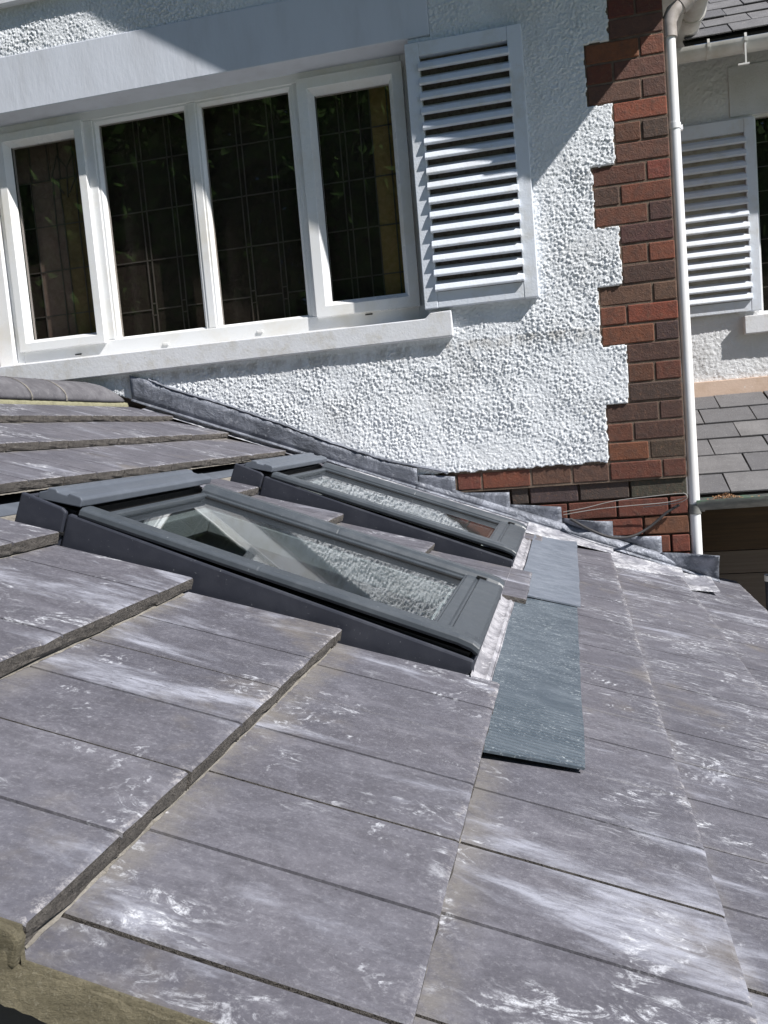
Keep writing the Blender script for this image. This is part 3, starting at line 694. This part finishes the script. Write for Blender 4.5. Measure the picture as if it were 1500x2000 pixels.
s = MB(); half_round(s, ((.530, 4.06, -.412), (.568, 4.06, -.412)), .058, .006, 14); under(s.build('gutter_union', M['algae'], smooth=True), lg)
lv = []; s = MB()
for i in range(170):
    x = random.gauss(.66, .035) if random.random() < .8 else random.uniform(.58, .9); y = 4.06 + jit(.035); z = -.418 + random.uniform(0, .026) * max(0, 1 - abs(x - .66) / .08) ; q = .006
    a = random.uniform(0, 6.28); c_, s_ = math.cos(a) * q, math.sin(a) * q * .6; n = len(s.v)
    s.v += [(x - c_, y - s_, z + jit(.004)), (x + s_, y - c_, z + jit(.004)), (x + c_, y + s_, z + jit(.004)), (x - s_, y + c_, z + jit(.004))]; s.f.append((n, n + 1, n + 2, n + 3)); s.m.append(0)
tag(s.build('leaf_litter', M['debris']), 'rusty dead leaves lying in the green gutter beside the downpipe', 'leaf litter', kind='stuff')

# ================================================================== TILED ROOF
roof = thing('tiled_roof', 'low grey concrete-tiled roof with chalky white stains sloping down past the house wall', 'roof', (0, 2.2, -.5))
rinv = Matrix.Translation(roof.location).inverted()
def rpart(mb, name, m, **k):
    o = mb.build(name, m, roof, **k); o.matrix_parent_inverse = rinv; return o
EU = [-1.838, -1.535, -1.233, -.935, -.622, -.297, .027, .352, .660, .972]
TW = .3235; TT = .0255; RISE = .030
def tile_mesh(w, L, seed, groove=True):
    rs = random.Random(seed); s = MB()
    xs = [-L, -L * .6, -.10, -.045, -.016, -.005, 0]
    ys = [0, .0018] + [w * t for t in (.12, .24, .36)] + ([w / 2 - .0028, w / 2 - .0022, w / 2 + .0022, w / 2 + .0028] if groove else [w / 2]) + [w * t for t in (.64, .76, .88)] + [w - .0018, w]
    if w < .2: ys = [0, .0018] + [w * t for t in (.25, .5, .75)] + [w - .0018, w]; groove = False
    nb = len(ys)
    chip = [max(0, rs.gauss(-.0004, .0010)) for _ in ys]; jx = [rs.uniform(-.0005, .0005) for _ in ys]
    top = []
    for i, x in enumerate(xs):
        r = []
        for j, y in enumerate(ys):
            z = rs.uniform(-.00008, .00008)
            if j in (0, nb - 1): z -= .0022
            if groove and 6 <= j <= 7 - 0 and len(ys) > 10: z -= .0048
            if i == len(xs) - 1: z -= .0012 + chip[j] * 1.6
            if i == len(xs) - 2: z -= chip[j] * .5
            r.append((x + (jx[j] if i >= len(xs) - 2 else 0), y, z))
        top.append(r)
    s.strip(top, 0)
    fr = [[(p[0] + .0008, p[1], p[2]) for p in top[-1]]]
    f1 = [top[-1], [(jx[j] + .0004 + rs.uniform(-.0014, .0010), y, -.009 + rs.uniform(-.001, .001)) for j, y in enumerate(ys)], [(jx[j] + rs.uniform(-.0016, .001), y, -.018 + rs.uniform(-.001, .001)) for j, y in enumerate(ys)],
          [(rs.uniform(-.004, 0), y, -TT + max(0, rs.gauss(-.001, .0022))) for j, y in enumerate(ys)]]
    s.strip(f1, 1)
    s.strip([f1[-1], [(-L, y, -TT) for y in ys]], 1)
    for jj in (0, nb - 1): s.strip([[r[jj] for r in top], [(r[jj][0], r[jj][1], -TT) for r in top]], 1)
    # groove floors use the dark groove material
    if groove:
        k = nb - 1
        for i in range(len(xs) - 1):
            fi = i * k + 6
            s.m[fi] = 2
    return s
protos = {}
def tile(u, v, w, hoff=0.0, L=.405, seed=None, um=None):
    seed = random.randrange(7) if seed is None else seed
    key = (round(w, 3), round(L, 3), seed)
    if key not in protos:
        mb = tile_mesh(w, L, seed + int(w * 1000)); o = mb.build('roof_tile', [M['tile'], M['tile_edge'], M['groove']], roof)
        o.data.polygons.foreach_set('use_smooth', [False for p in o.data.polygons]); protos[key] = o
    else:
        o = protos[key].copy(); col.objects.link(o)
    o.parent = roof; o.matrix_parent_inverse = rinv
    o.location = rp(u + jit(.0015), v, hoff + jit(.0008))
    # lay the tile on the head of the course below: flatter than the rafters
    o.rotation_euler = (jit(.0012), TH - math.atan2(RISE, .32), jit(.0018)); return o
# joint positions per course (position of one true joint)
JV = [.80, .96, .80, .975, .98, .910, .98, 1.037, .95, 1.11]
V0, VW = .59, 3.985
SKY1 = (1.615, 2.385); SKY2 = (2.815, 3.60)
for i, u in enumerate(EU):
    v = JV[i]
    while v > V0: v -= TW
    segs = []
    while v < VW:
        segs.append((max(v, V0), min(v + TW, VW))); v += TW
    holes = [SKY1, SKY2] if 3 <= i <= 6 else []
    for a, c in segs:
        parts = [(a, c)]
        for h0, h1 in holes:
            np_ = []
            for p0, p1 in parts:
                if p1 <= h0 or p0 >= h1: np_.append((p0, p1)); continue
                if p0 < h0: np_.append((p0, h0))
                if p1 > h1: np_.append((h1, p1))
            parts = np_
        for p0, p1 in parts:
            w = p1 - p0 - .0055
            if w < .025: continue
            if i == 0: tile(u, p0 + .0015, w, L=.40)
            else:
                if i == 6 and p0 > 3.59:
                    tile(u + .022, p0 + .0015 - .0, w, L=.40)
                elif i == 3: tile(u, p0 + .0015, w, L=.150)
                elif 3 <= i <= 6 and p0 >= 2.38 and p1 <= 2.82:
                    tile(u + (.012 if i == 6 else 0), p0 + .0015, w, L=.40, hoff=.005 if i == 6 else .001)
                else: tile(u, p0 + .0015, w)
# course above the skylights' side bits is complete; extra filler tile tops near the ridge
for v in np.arange(.62, VW - .05, TW): tile(-2.10, float(v), min(TW - .003, VW - float(v)), L=.10, hoff=-.022)
# underlay below the tiles with openings for the roof windows
class RB(MB):
    def __init__(s): super().__init__(rp)
s = RB()
for a0, a1, b0, b1 in ((-2.2, -1.06, .66, 4.05), (-.02, .93, .66, 4.05), (-1.06, -.02, .66, 1.66), (-1.06, -.02, 2.30, 2.87), (-1.06, -.02, 3.52, 4.05)):
    s.box(a0, a1, b0, b1, -.10, -.066)
rpart(s, 'underlay', M['underlay'])
# fine sand/mortar dust line under each nose
for i, u in enumerate(EU[:-1]):
    s = RB(); rows_ = []
    vs = np.arange(V0 + .01, VW, .009)
    ok = [not (3 <= i <= 6 and (SKY1[0] - .03 < x < SKY1[1] + .02 or SKY2[0] - .02 < x < SKY2[1])) for x in vs]
    for v, k in zip(vs, ok):
        if not k:
            if len(rows_) > 1: s.strip(rows_)
            rows_ = []; continue
        rows_.append([(u - .012, float(v), -.026), (u + .0002 + jit(.0003), float(v), -.0288 + jit(.0002)), (u + .0006 + abs(random.gauss(0, .0010)), float(v), -.0299)])
    if len(rows_) > 1: s.strip(rows_)
    rpart(s, 'bedding_mortar', M['pale_cement'])
# near verge: cement bedding face, pale arris, undercloak
def verge_rows(f):
    out = []
    for u in np.arange(-1.6, 1.2, .012):
        out.append(f(float(u)))
    return out
def nose_h(u):   # height of the tile surface above the nose plane
    for e in EU:
        if u <= e: return -RISE * min(1.0, (e - u) / .32)
    return -.0
s = RB(); rws = []
for u in np.arange(-1.6, 1.0, .010):
    u = float(u); h = nose_h(u); a = random.uniform(-.0025, .0025)
    rws.append([(u, V0 + .001, h - .0012), (u, V0 - .0012 + a * .3, h - .0012), (u, V0 - .003 + a * .3, h - .003), (u, V0 - .004 + a * .3, h - .005)])
s.strip(rws); rpart(s, 'verge_pointing', M['cement'])
for e in EU[3:]:
    s = RB(); s.prism([(e - .030, -.036), (e + .004, -.036), (e + .003, -.010), (e - .004, -.004), (e - .030, -.004)], 1, V0 - .010, V0 + .004); rpart(s, 'verge_dab', M['cement'], bevel=.004)
s = RB(); rws = []
for u in np.arange(-1.6, 1.0, .008):
    u = float(u); h = nose_h(u)
    r = [(u, V0 - .001, h - .004)]
    for j in range(6):
        t = j / 5; r.append((u, V0 - .0055 - .014 * t + jit(.0012), (h - .005) * (1 - t) + (-.058) * t + jit(.001)))
    r.append((u, V0 + .03, -.059)); rws.append(r)
s.strip(rws); rpart(s, 'verge_cement', M['cement'], smooth=True)
s = RB(); s.box(-1.6, 1.0, V0 - .004, V0 + .030, -.30, -.060); rpart(s, 'undercloak_board', M['flash_grey'], bevel=.003)
# ridge
RU, RH = -2.20, -.004
RR = .115; RZ = .060
vj = [.9, 1.35, 1.80, 2.25, 2.72, 3.17, 3.42, 3.955]
for a, c in zip(vj[:-1], vj[1:]):
    s = RB(); rws = []
    vs = [a + .003, a + .02, (a + c) / 2, c - .02, c - .003]
    if c > 3.9: vs = [a + .003, a + .02, 3.60, 3.78, 3.86, 3.91, 3.945]
    for v in vs:
        sh = 1.0 if c < 3.9 else max(.35, math.sqrt(max(0.05, 1 - max(0, (v - 3.78) / .19) ** 2)))
        rws.append([(RU + RR * math.cos(t) * (.8 + .2 * sh), v, RH + RZ * math.sin(t) * sh) for t in [math.pi * q / 14 for q in range(0, 15)]])
    s.strip(rws); o = rpart(s, 'ridge_tile', M['ridge'], smooth=True)
    sd = o.modifiers.new('thick', 'SOLIDIFY'); sd.thickness = .014; sd.offset = -1
s = RB(); rws = []
for v in np.arange(.9, 3.97, .02):
    v = float(v); rws.append([(RU + RR - .03, v, -.008), (RU + RR - .004 + jit(.001), v, -.006 + jit(.001)), (RU + RR + .006 + jit(.002), v, -.016 + jit(.002)), (RU + RR + .010 + jit(.002), v, -.040), (RU + RR - .02, v, -.06)])
s.strip(rws); rpart(s, 'ridge_mortar', M['ridge_cement'], smooth=True)
for v in (3.17, 3.42):
    s = RB(); s.strip([[(RU + (RR + .001) * math.cos(t), v + dv + jit(.003), RH + (RZ + .0015) * math.sin(t)) for t in [math.pi * q / 14 for q in range(0, 15)]] for dv in (-.005, .005)])
    rpart(s, 'joint_pointing', M['pale_cement'])
b = MB(); p0 = rp(-2.28, 0, -.06); b.prism([(p0.x, p0.z), (p0.x, p0.z - .04), (p0.x - 2.0, p0.z - .80), (p0.x - 2.0, p0.z - .76)], 1, .6, 3.99); rpart(b, 'far_slope', M['tile'])
# eaves of the roof and walls of the room below
b = RB(); b.box(.90, .93, .66, 4.3, -.22, -.06); rpart(b, 'eaves_fascia', M['white_paint'])
# end piece of the roof past the house corner
for u, w in ((.66, .30), (.972, .30)):
    tile(u, 3.985, .26)

# the room under the roof windows ------------------------------------
room = thing('extension', 'white-plastered room seen dimly through the roof windows', 'room', (-.6, 2.2, GZ))
qinv = Matrix.Translation(room.location).inverted()
def qp(mb, name, m, **k):
    o = mb.build(name, m, room, **k); o.matrix_parent_inverse = qinv; return o
def zc(x, h): return -.3824 * x - (H - h) / math.cos(TH)
b = MB(); b.box(-2.3, -2.2, .72, 4.0, GZ, zc(-2.2, -.12)); b.box(.62, .70, .72, 4.0, GZ, zc(.70, -.12)); b.box(-2.2, .62, .72, .80, GZ, zc(.62, -.12)); b.box(-2.2, .62, 3.93, 3.998, GZ, -.98)
b.prism([(-2.2, zc(-2.2, -.12)), (.62, zc(.62, -.12)), (-2.2, zc(.62, -.12))], 1, .74, .80); b.prism([(-2.2, zc(-2.2, -.12)), (.62, -.98), (-2.2, -.98)], 1, 3.93, 3.998)
qp(b, 'wall', M['plaster_room'])
b = MB(); b.box(-2.2, .62, .8, 3.93, GZ + .02, GZ + .06); qp(b, 'floor', M['room_floor'])
s = RB()
for a0, a1, b0, b1 in ((-2.3, -1.0, .74, 3.93), (-.08, .62, .74, 3.93), (-1.0, -.08, .74, 1.68), (-1.0, -.08, 2.27, 2.89), (-1.0, -.08, 3.49, 3.93)):
    s.box(a0, a1, b0, b1, -.16, -.145)
qp(s, 'ceiling', M['plaster_room'])
for v0, v1 in ((1.68, 2.27), (2.89, 3.49)):
    s = RB(); s.box(-1.02, -1.0, v0 - .02, v1 + .02, -.15, .0); s.box(-.08, -.06, v0 - .02, v1 + .02, -.15, .0); s.box(-1.0, -.08, v0 - .02, v0, -.15, .0); s.box(-1.0, -.08, v1, v1 + .02, -.15, .0)
    qp(s, 'shaft_lining', M['plaster_room'])

# ================================================================== ROOF WINDOWS
def roof_window(V0s, V1s, label):
    r = thing('roof_window', label, 'roof window', rp(-.5, (V0s + V1s) / 2, 0), group='dark grey roof windows in the tiled slope')
    inv = Matrix.Translation(r.location).inverted()
    def pt(mb, name, m, **k):
        o = mb.build(name, m, r, **k); o.matrix_parent_inverse = inv; return o
    for sgn, va, vb in ((1, V0s, V0s + .012), (-1, V1s - .012, V1s)):
        s = RB()   # side cladding, tapering towards the bottom
        s.prism([(-.938, -.075), (-.028, -.075), (-.028, .0), (-.033, .019), (-.60, .030), (-.93, .039), (-.938, .036)], 1, va, vb)
        # prism axis=1 puts the profile in (u,h)
        pt(s, 'side_cladding', M['flash_grey'], bevel=.005)
        s = RB(); s.prism([(-1.056, -.055), (-.940, -.055), (-.940, .040), (-.952, .046), (-1.052, .052)], 1, va - .002 * sgn, vb - .002 * sgn)
        pt(s, 'head_cladding', M['flash_grey'], bevel=.004)
    s = RB(); s.box(-.042, -.030, V0s + .0125, V1s - .0125, -.06, .020); pt(s, 'foot_cladding', M['flash_grey'], bevel=.003)
    s = RB(); s.box(-1.050, -1.038, V0s + .0125, V1s - .0125, -.05, .046); pt(s, 'head_plate', M['flash_grey'], bevel=.003)
    # hood with stepped ridges
    s = RB(); s.prism([(-1.020, .044), (-.918, .056), (-.918, .072), (-.924, .0775), (-.950, .0785), (-.954, .0725), (-.978, .0725), (-.982, .0775), (-1.000, .076), (-1.004, .068), (-1.020, .060)], 1, V0s + .012, V1s + .005)
    pt(s, 'hood', M['hood_grey'], bevel=.0025)
    s = RB(); s.box(-1.03, -.93, V0s + .02, V1s - .02, .0, .0435); pt(s, 'hood_core', M['black_rubber'])
    # outer frame under the sash
    s = RB(); s.box(-.93, -.045, V0s + .014, V0s + .045, -.05, .027); s.box(-.93, -.045, V1s - .045, V1s - .014, -.05, .027); s.box(-.93, -.885, V0s + .046, V1s - .046, -.05, .0255); s.box(-.10, -.045, V0s + .046, V1s - .046, -.05, .0255)
    pt(s, 'outer_frame', M['black_rubber'])
    # sash side rails: rounded caps
    for sgn, v0 in ((1, V0s), (-1, V1s)):
        s = RB()
        prof = [(v0 + sgn * a, h) for a, h in ((.000, .043), (.002, .053), (.010, .058), (.040, .059), (.052, .054), (.060, .044), (.062, .034), (.004, .036))]
        n = len(prof); rws = []
        for u, dh in ((-.912, 0), (-.905, .001), (-.505, 0), (-.503, -.0006), (-.500, -.0006), (-.498, 0), (-.075, 0), (-.045, -.003), (-.030, -.009)):
            rws.append([(u, p[0], p[1] + dh) for p in prof + prof[:1]])
        s.strip(rws)
        for e in (0, -1): k0 = len(s.v); s.v += [tuple(rp(*p)) for p in rws[e][:-1]]; s.f.append(tuple(range(k0, k0 + n))); s.m.append(0)
        pt(s, 'sash_rail', M['sash_grey'], bevel=.0015, seg=1)
        s = RB(); va, vb = sorted((v0 + sgn * .063, v0 + sgn * .078)); s.box(-.90, -.135, va, vb, .026, .040); pt(s, 'glazing_seal', M['sash_grey'], bevel=.003)
        s = RB(); va, vb = sorted((v0 + sgn * .0785, v0 + sgn * .085)); s.box(-.90, -.136, va, vb, .027, .034); pt(s, 'gasket', M['black_rubber'])
    s = RB(); s.box(-.945, -.936, V0s - .006, V0s + .002, -.010, -.004); pt(s, 'clip', M['black_rubber'])
    s = RB(); s.box(-.104, -.078, V1s - .064, V1s - .0585, .046, .0525); pt(s, 'corner_seal', M['black_rubber'])
    # bottom rail: flat apron with two drip grooves, slightly lower than the side caps
    s = RB(); w0, w1 = V0s + .060, V1s - .060
    s.prism([(-.139, .034), (-.136, .043), (-.131, .043), (-.129, .047), (-.106, .047), (-.103, .0425), (-.098, .0425), (-.095, .0475), (-.036, .046), (-.030, .040), (-.030, .028), (-.135, .028)], 1, w0, w1)
    pt(s, 'bottom_rail', M['sash_grey'], bevel=.001, seg=1)
    s = RB(); s.box(-.905, -.888, V0s + .063, V1s - .063, .026, .040); pt(s, 'top_rail', M['sash_grey'], bevel=.003)
    s = RB(); s.box(-.900, -.134, V0s + .070, V1s - .070, .028, .032); pt(s, 'pane', M['skylight_glass'])
    s = RB(); s.box(-.89, -.86, V0s + .05, V1s - .05, -.06, .002); s.box(-.16, -.13, V0s + .05, V1s - .05, -.06, .002); s.box(-.859, -.161, V0s + .05, V0s + .085, -.06, .002); s.box(-.859, -.161, V1s - .085, V1s - .05, -.06, .002)
    pt(s, 'sash_lining', M['plaster_room'], bevel=.003)
    return r
roof_window(1.63, 2.32, 'nearer roof window with its lower half reflecting the white wall, between the broad tiles')
roof_window(2.84, 3.545, 'farther roof window tucked close to the lead flashing at the foot of the house wall')
# fire detector on the far wall of the room, seen through the nearer roof window
fd = MB(); fd.prism([(-1.50 + .045 * math.cos(t), -.44 + .045 * math.sin(t)) for t in [math.pi * q / 8 for q in range(16)]], 1, 3.875, 3.928)
fo = fd.build('fire_detector', M['white_upvc'], bevel=.006); tag(fo, 'small white and red detector on the wall inside, seen through the nearer roof window', 'detector')
MB().box(-1.49, -1.45, 3.868, 3.8745, -.47, -.41).build('sounder', M['red_plastic'], fo, bevel=.003)

# lead aprons under the two windows
ap = thing('lead_apron', 'lumpy silver lead apron along the foot of both roof windows', 'flashing', rp(0, 2.6, 0))
s = RB(); rws = []
for v in np.arange(1.60, 3.80, .016):
    v = float(v)
    rws.append([(-.031, v, .000), (-.027, v, -.008 + jit(.0008)), (-.014, v, -.0125 + jit(.0010)), (-.006, v, -.0125 + jit(.0012)), (-.001, v, -.0095 + jit(.0012)), (.003, v, -.0125), (.005, v, -.0140), (.007, v, -.0140), (.0085, v, -.0115), (.0105, v, -.0145), (.05, v, -.022)])
s.strip(rws); under(s.build('lead_strip', M['lead_strip'], smooth=True), ap)
# black-painted tray above the windows
s = RB(); s.box(-1.212, -1.150, .75, 3.95, -.052, -.044); under(s.build('head_tray', M['hood_grey'], bevel=.002), ap)
s = RB(); s.box(-1.1495, -1.03, .75, 3.95, -.056, -.046); under(s.build('tilting_fillet', M['pale_cement'], bevel=.003), ap)
# two slates laid below the windows
def slate_piece(name, label, u0, u1, v0, v1, ha, hb, mat, skew=0):
    s = MB(); nu, nv = 6, 14; rnd = random.Random(int(v0 * 100))
    def P(u, v, t):
        hh = (ha if u < (u0 + u1) / 2 else hb); f = (u - u0) / (u1 - u0); hh = ha * (1 - f) + hb * f
        return tuple(rp(u, v + skew * f, hh + t + .0012 * math.sin(v * 9)))
    us = [u0 + (u1 - u0) * i / nu for i in range(nu + 1)]; vs = [v0 + (v1 - v0) * i / nv for i in range(nv + 1)]
    topr = [[P(u + (rnd.uniform(-.002, .001) if i in (0, nu) else 0), v, 0) for i, u in enumerate(us)] for v in vs]
    botr = [[P(u, v, -.0045) for u in us] for v in vs]
    s.strip(topr); s.strip(botr)
    s.strip([topr[0], botr[0]]); s.strip([topr[-1], botr[-1]]); s.strip([[r[0] for r in topr], [r[0] for r in botr]]); s.strip([[r[-1] for r in topr], [r[-1] for r in botr]])
    o = s.build(name, M[mat], bevel=.001, seg=1); tag(o, label, 'slate'); return o
slate_piece('slate', 'plain blue-grey slate under the lead flashing, above the speckled one', .011, .196, 2.475, 3.86, -.0045, .006, 'slate_a', .045)
slate_piece('slate', 'speckled green-grey ribbed slate lying on the tiles below the roof windows', .011, .188, 1.297, 2.50, -.0130, -.0010, 'slate_b', .048)

# ================================================================== LEAD FLASHING on the wall
lf = thing('lead_flashing', 'dull grey stepped lead flashing along the joint of tiled roof and house wall', 'flashing', (-.8, 3.97, -.3))
def crease_z(x): return -.3824 * x - (H - .016) / math.cos(TH)
def upstand(xs_top, y=3.985, flare=None, name='flashing_step', dent=.0016, seedv=1, yo=None):
    y_base = y
    rnd = random.Random(seedv); s = MB(); rws = []
    n = max(6, int((xs_top[-1][0] - xs_top[0][0]) / .02))
    for i in range(n + 1):
        x = xs_top[0][0] + (xs_top[-1][0] - xs_top[0][0]) * i / n
        for a, c in zip(xs_top[:-1], xs_top[1:]):
            if a[0] <= x <= c[0] + 1e-6: z = a[1] + (c[1] - a[1]) * (x - a[0]) / max(1e-6, c[0] - a[0])
        zc_ = crease_z(x); fl = flare(x) if flare else 0; y = y_base - (yo(x) if yo else 0)
        r = []
        for t in (0, .25, .5, .75, 1): r.append((x, y - fl * t * t + rnd.uniform(-dent, dent) * (.4 if t in (0,) else 1), zc_ + (z - zc_) * t))
        rws.append([(x, y - .016, zc_ - .010)] + [(x, y - .006, zc_ - .003)] + r)
    s.strip(rws); o = s.build(name, M['lead'], smooth=True); under(o, lf)
    sd = o.modifiers.new('thick', 'SOLIDIFY'); sd.thickness = .003; sd.offset = -1
    return o
upstand([(-2.12, .395), (-2.005, .354), (-1.927, .308), (-1.665, .209), (-1.359, .082), (-1.111, -.032), (-.867, -.129), (-.708, -.177)], 3.978, name='flashing_strip', seedv=2)
# thick cement fillet on top of the strip
s = MB(); rws = []
tp = [(-2.02, .360), (-1.927, .312), (-1.665, .213), (-1.359, .086), (-1.111, -.028), (-.867, -.125), (-.690, -.175), (-.55, -.212)]
for a, c in zip(tp[:-1], tp[1:]):
    for i in range(12):
        t = i / 12; x = a[0] + (c[0] - a[0]) * t; z = a[1] + (c[1] - a[1]) * t + jit(.002)
        rws.append([(x, 3.976 + jit(.001), z - .001), (x, 3.972 + jit(.001), z + .004), (x, 3.980 + jit(.002), z + .009 + jit(.002)), (x, 4.005, z + .011)])
s.strip(rws); under(s.build('pointing', M['lead'], smooth=True), lf)
upstand([(-.715, -.205), (-.533, -.227)], 3.984, seedv=3)
upstand([(-.534, -.304), (-.288, -.318)], 3.990, seedv=4, flare=lambda x: .0)
upstand([(-.292, -.375), (-.058, -.400)], 4.000, seedv=5, flare=lambda x: .018 * max(0, (x + .16) / .1))
upstand([(-.060, -.452), (.06, -.468), (.164, -.482)], 4.008, seedv=6, flare=lambda x: .05 * max(0, math.sin((x + .06) / .224 * math.pi)))
upstand([(.160, -.548), (.373, -.562)], 4.010, seedv=7, flare=lambda x: .02 * max(0, math.sin((x - .16) / .21 * math.pi)))
upstand([(.366, -.634), (.48, -.640), (.604, -.651)], 3.990, seedv=8, flare=lambda x: .05 * max(0, (x - .45) / .15), yo=lambda x: .018 * min(1, max(0, (x - .37) / .09)))
upstand([(-.72, crease_z(-.72) + .038), (.0, crease_z(.0) + .036), (.598, crease_z(.598) + .038)], 3.976, name='flashing_band', seedv=9, dent=.001, flare=lambda x: -.018)
# flat lead dressed onto the tiles, one length per tile course at the bottom
s = RB(); rws = []
for u in np.arange(-2.0, .0, .02):
    u = float(u); vi = 3.56 if u > -.93 else (3.955 if u > -1.9 else 3.94)
    rws.append([(u, vi, -.012), (u, vi + (4 - vi) * .35, -.009 + jit(.002)), (u, vi + (4 - vi) * .7, -.004 + jit(.002)), (u, 3.985, .010)])
s.strip(rws); o = s.build('flat_lead', M['lead_bright'], smooth=True); under(o, lf)
for k_, (ua, ub, va, vb, hh) in enumerate(((-.03, .362, 3.72, 3.865, .003), (.354, .670, 3.69, 3.80, .004), (.662, .80, 3.675, 3.70, .005))):
    s = RB(); rws = []
    n = 18
    for i in range(n + 1):
        f = i / n; u = ua + (ub - ua) * f; vi = va + (vb - va) * f; base = (-.001 + .005 * f) if k_ == 0 else (-.0265 + .030 * f)
        rws.append([(u, vi, base - .002), (u, vi + .001, base + .002), (u, vi + (3.985 - vi) * .3, base + .004 + jit(.0006)), (u, vi + (3.985 - vi) * .6, base + .007 + jit(.0006)), (u, vi + (3.985 - vi) * .85, base + .012), (u, 3.985, .018)])
    s.strip(rws); o = s.build('flat_lead', M['lead_bright'], smooth=True); under(o, lf)
# ================================================================== CABLES
def cable(label, pts, r, mat):
    # Catmull-Rom through the points
    P = [Vector(p) for p in pts]; P = [P[0]] + P + [P[-1]]; out = []
    for i in range(1, len(P) - 2):
        for k_ in range(10):
            t = k_ / 10; a, b_, c, d_ = P[i - 1], P[i], P[i + 1], P[i + 2]
            out.append(.5 * ((2 * b_) + (c - a) * t + (2 * a - 5 * b_ + 4 * c - d_) * t * t + (3 * b_ - a - 3 * c + d_) * t ** 3))
    out.append(P[-2]); s = MB(); s.tube(out, r, 8)
    o = s.build('cable', M[mat], smooth=True); tag(o, label, 'cable')
cable('upper of the two thin pale cables strung across the dark bricks to the downpipe', [(-.05, 3.99, -.425), (.05, 3.985, -.412), (.179, 3.985, -.389), (.36, 3.98, -.377), (.47, 3.975, -.374), (.488, 3.965, -.388), (.478, 3.965, -.402), (.44, 3.975, -.414), (.3, 3.985, -.425)], .0019, 'cable_white')
cable('lower of the two thin pale cables strung across the dark bricks to the downpipe', [(-.05, 3.99, -.438), (.1, 3.985, -.421), (.25, 3.98, -.414), (.40, 3.975, -.409), (.475, 3.965, -.392), (.482, 3.96, -.378), (.47, 3.96, -.370)], .0019, 'cable_white')
cable('thick black cable drooping in a loop over the lower flashing to the brick corner', [(-.02, 3.955, -.455), (.06, 3.935, -.505), (.15, 3.93, -.545), (.24, 3.945, -.548), (.32, 3.97, -.515), (.40, 3.985, -.455), (.455, 3.99, -.425)], .0065, 'cable_dark')  # dark tube stands for a cable's cast shadow, no third cable
# capped flue stub beyond the eaves
fl = thing('vent_pipe', 'short dark grey open vent pipe at the right edge beyond the eaves', 'pipe', (.87, 4.2, -1.3))
s = MB()
for r0, r1 in ((.030, .030),): s.tube([(.868, 4.2, -1.6), (.868, 4.2, -.80)], r0, 20, cap=False); s.tube([(.868, 4.2, -1.6), (.868, 4.2, -.80)], r0 - .004, 20, cap=False)
under(s.build('pipe', M['flash_grey'], smooth=True), fl)
s = MB(); s.tube([(.868, 4.2, -.825), (.868, 4.2, -.798)], .0325, 20, cap=False); s.tube([(.868, 4.2, -.825), (.868, 4.2, -.798)], .0285, 20, cap=False); under(s.build('rim', M['pipe_white'], smooth=True), fl)

# ================================================================== TREES across the garden (reflected in the window)
def tree(x, y, hgt, rad, seed, label):
    rs = np.random.RandomState(seed); t = thing('garden_tree', label, 'tree', (x, y, GZ), group='trees across the garden'); inv = Matrix.Translation(t.location).inverted()
    s = MB(); s.tube([(x, y, GZ), (x + .1, y, GZ + hgt * .3), (x - .1, y + .1, GZ + hgt * .6), (x, y, GZ + hgt * .85)], [.22, .17, .11, .04], 10)
    for i in range(9):
        a = rs.rand() * 6.28; z = GZ + hgt * (.3 + .5 * rs.rand()); L = rad * (.5 + .4 * rs.rand())
        s.tube([(x, y, z), (x + L * .5 * math.cos(a), y + L * .5 * math.sin(a), z + .4), (x + L * math.cos(a), y + L * math.sin(a), z + 1.0)], [.07, .045, .015], 6)
    o = s.build('trunk', M['bark'], t); o.matrix_parent_inverse = inv
    n = 15000; cl = 90
    cc = rs.randn(cl, 3); cc /= np.linalg.norm(cc, axis=1)[:, None]; cc *= (rs.rand(cl, 1) ** .4); cc *= np.array([rad, rad, hgt * .40]); cc += np.array([x, y, GZ + hgt * .58])
    p = cc[rs.randint(0, cl, n)] + rs.randn(n, 3) * rad * .17
    a = rs.randn(n, 3); a /= np.linalg.norm(a, axis=1)[:, None]; b_ = np.cross(a, rs.randn(n, 3)); b_ /= np.linalg.norm(b_, axis=1)[:, None]
    q = .12 + .08 * rs.rand(n, 1); V = np.stack([p - a * q, p - b_ * q * .5, p + a * q, p + b_ * q * .5], 1).reshape(-1, 3)
    me = bpy.data.meshes.new('crown'); me.vertices.add(len(V)); me.vertices.foreach_set('co', V.ravel()); me.loops.add(n * 4); me.loops.foreach_set('vertex_index', np.arange(n * 4, dtype=np.int32))
    me.polygons.add(n); me.polygons.foreach_set('loop_start', np.arange(0, n * 4, 4, dtype=np.int32)); me.update(calc_edges=True); me.materials.append(M['leaf'])
    o = bpy.data.objects.new('crown', me); col.objects.link(o); o.parent = t; o.matrix_parent_inverse = inv
TL = ['leftmost tall leafy tree of the row across the garden', 'second leafy tree from the left in the row across the garden', 'middle leafy tree of the front row across the garden', 'second leafy tree from the right in the row across the garden', 'rightmost and lowest leafy tree of the row across the garden', 'very tall tree behind the left part of the garden row', 'very tall tree behind the right part of the garden row']
for i, (x, y, h_, r_) in enumerate(((-13, -9, 12.5, 3.6), (-8.5, -8.2, 13, 3.4), (-4.2, -8.8, 12.5, 3.4), (-.2, -9.5, 12, 3.4), (4.0, -10.5, 11, 3.2), (-10.5, -12, 15, 4), (-2, -13, 15, 4))):
    tree(x, y, h_, r_, 40 + i, TL[i])
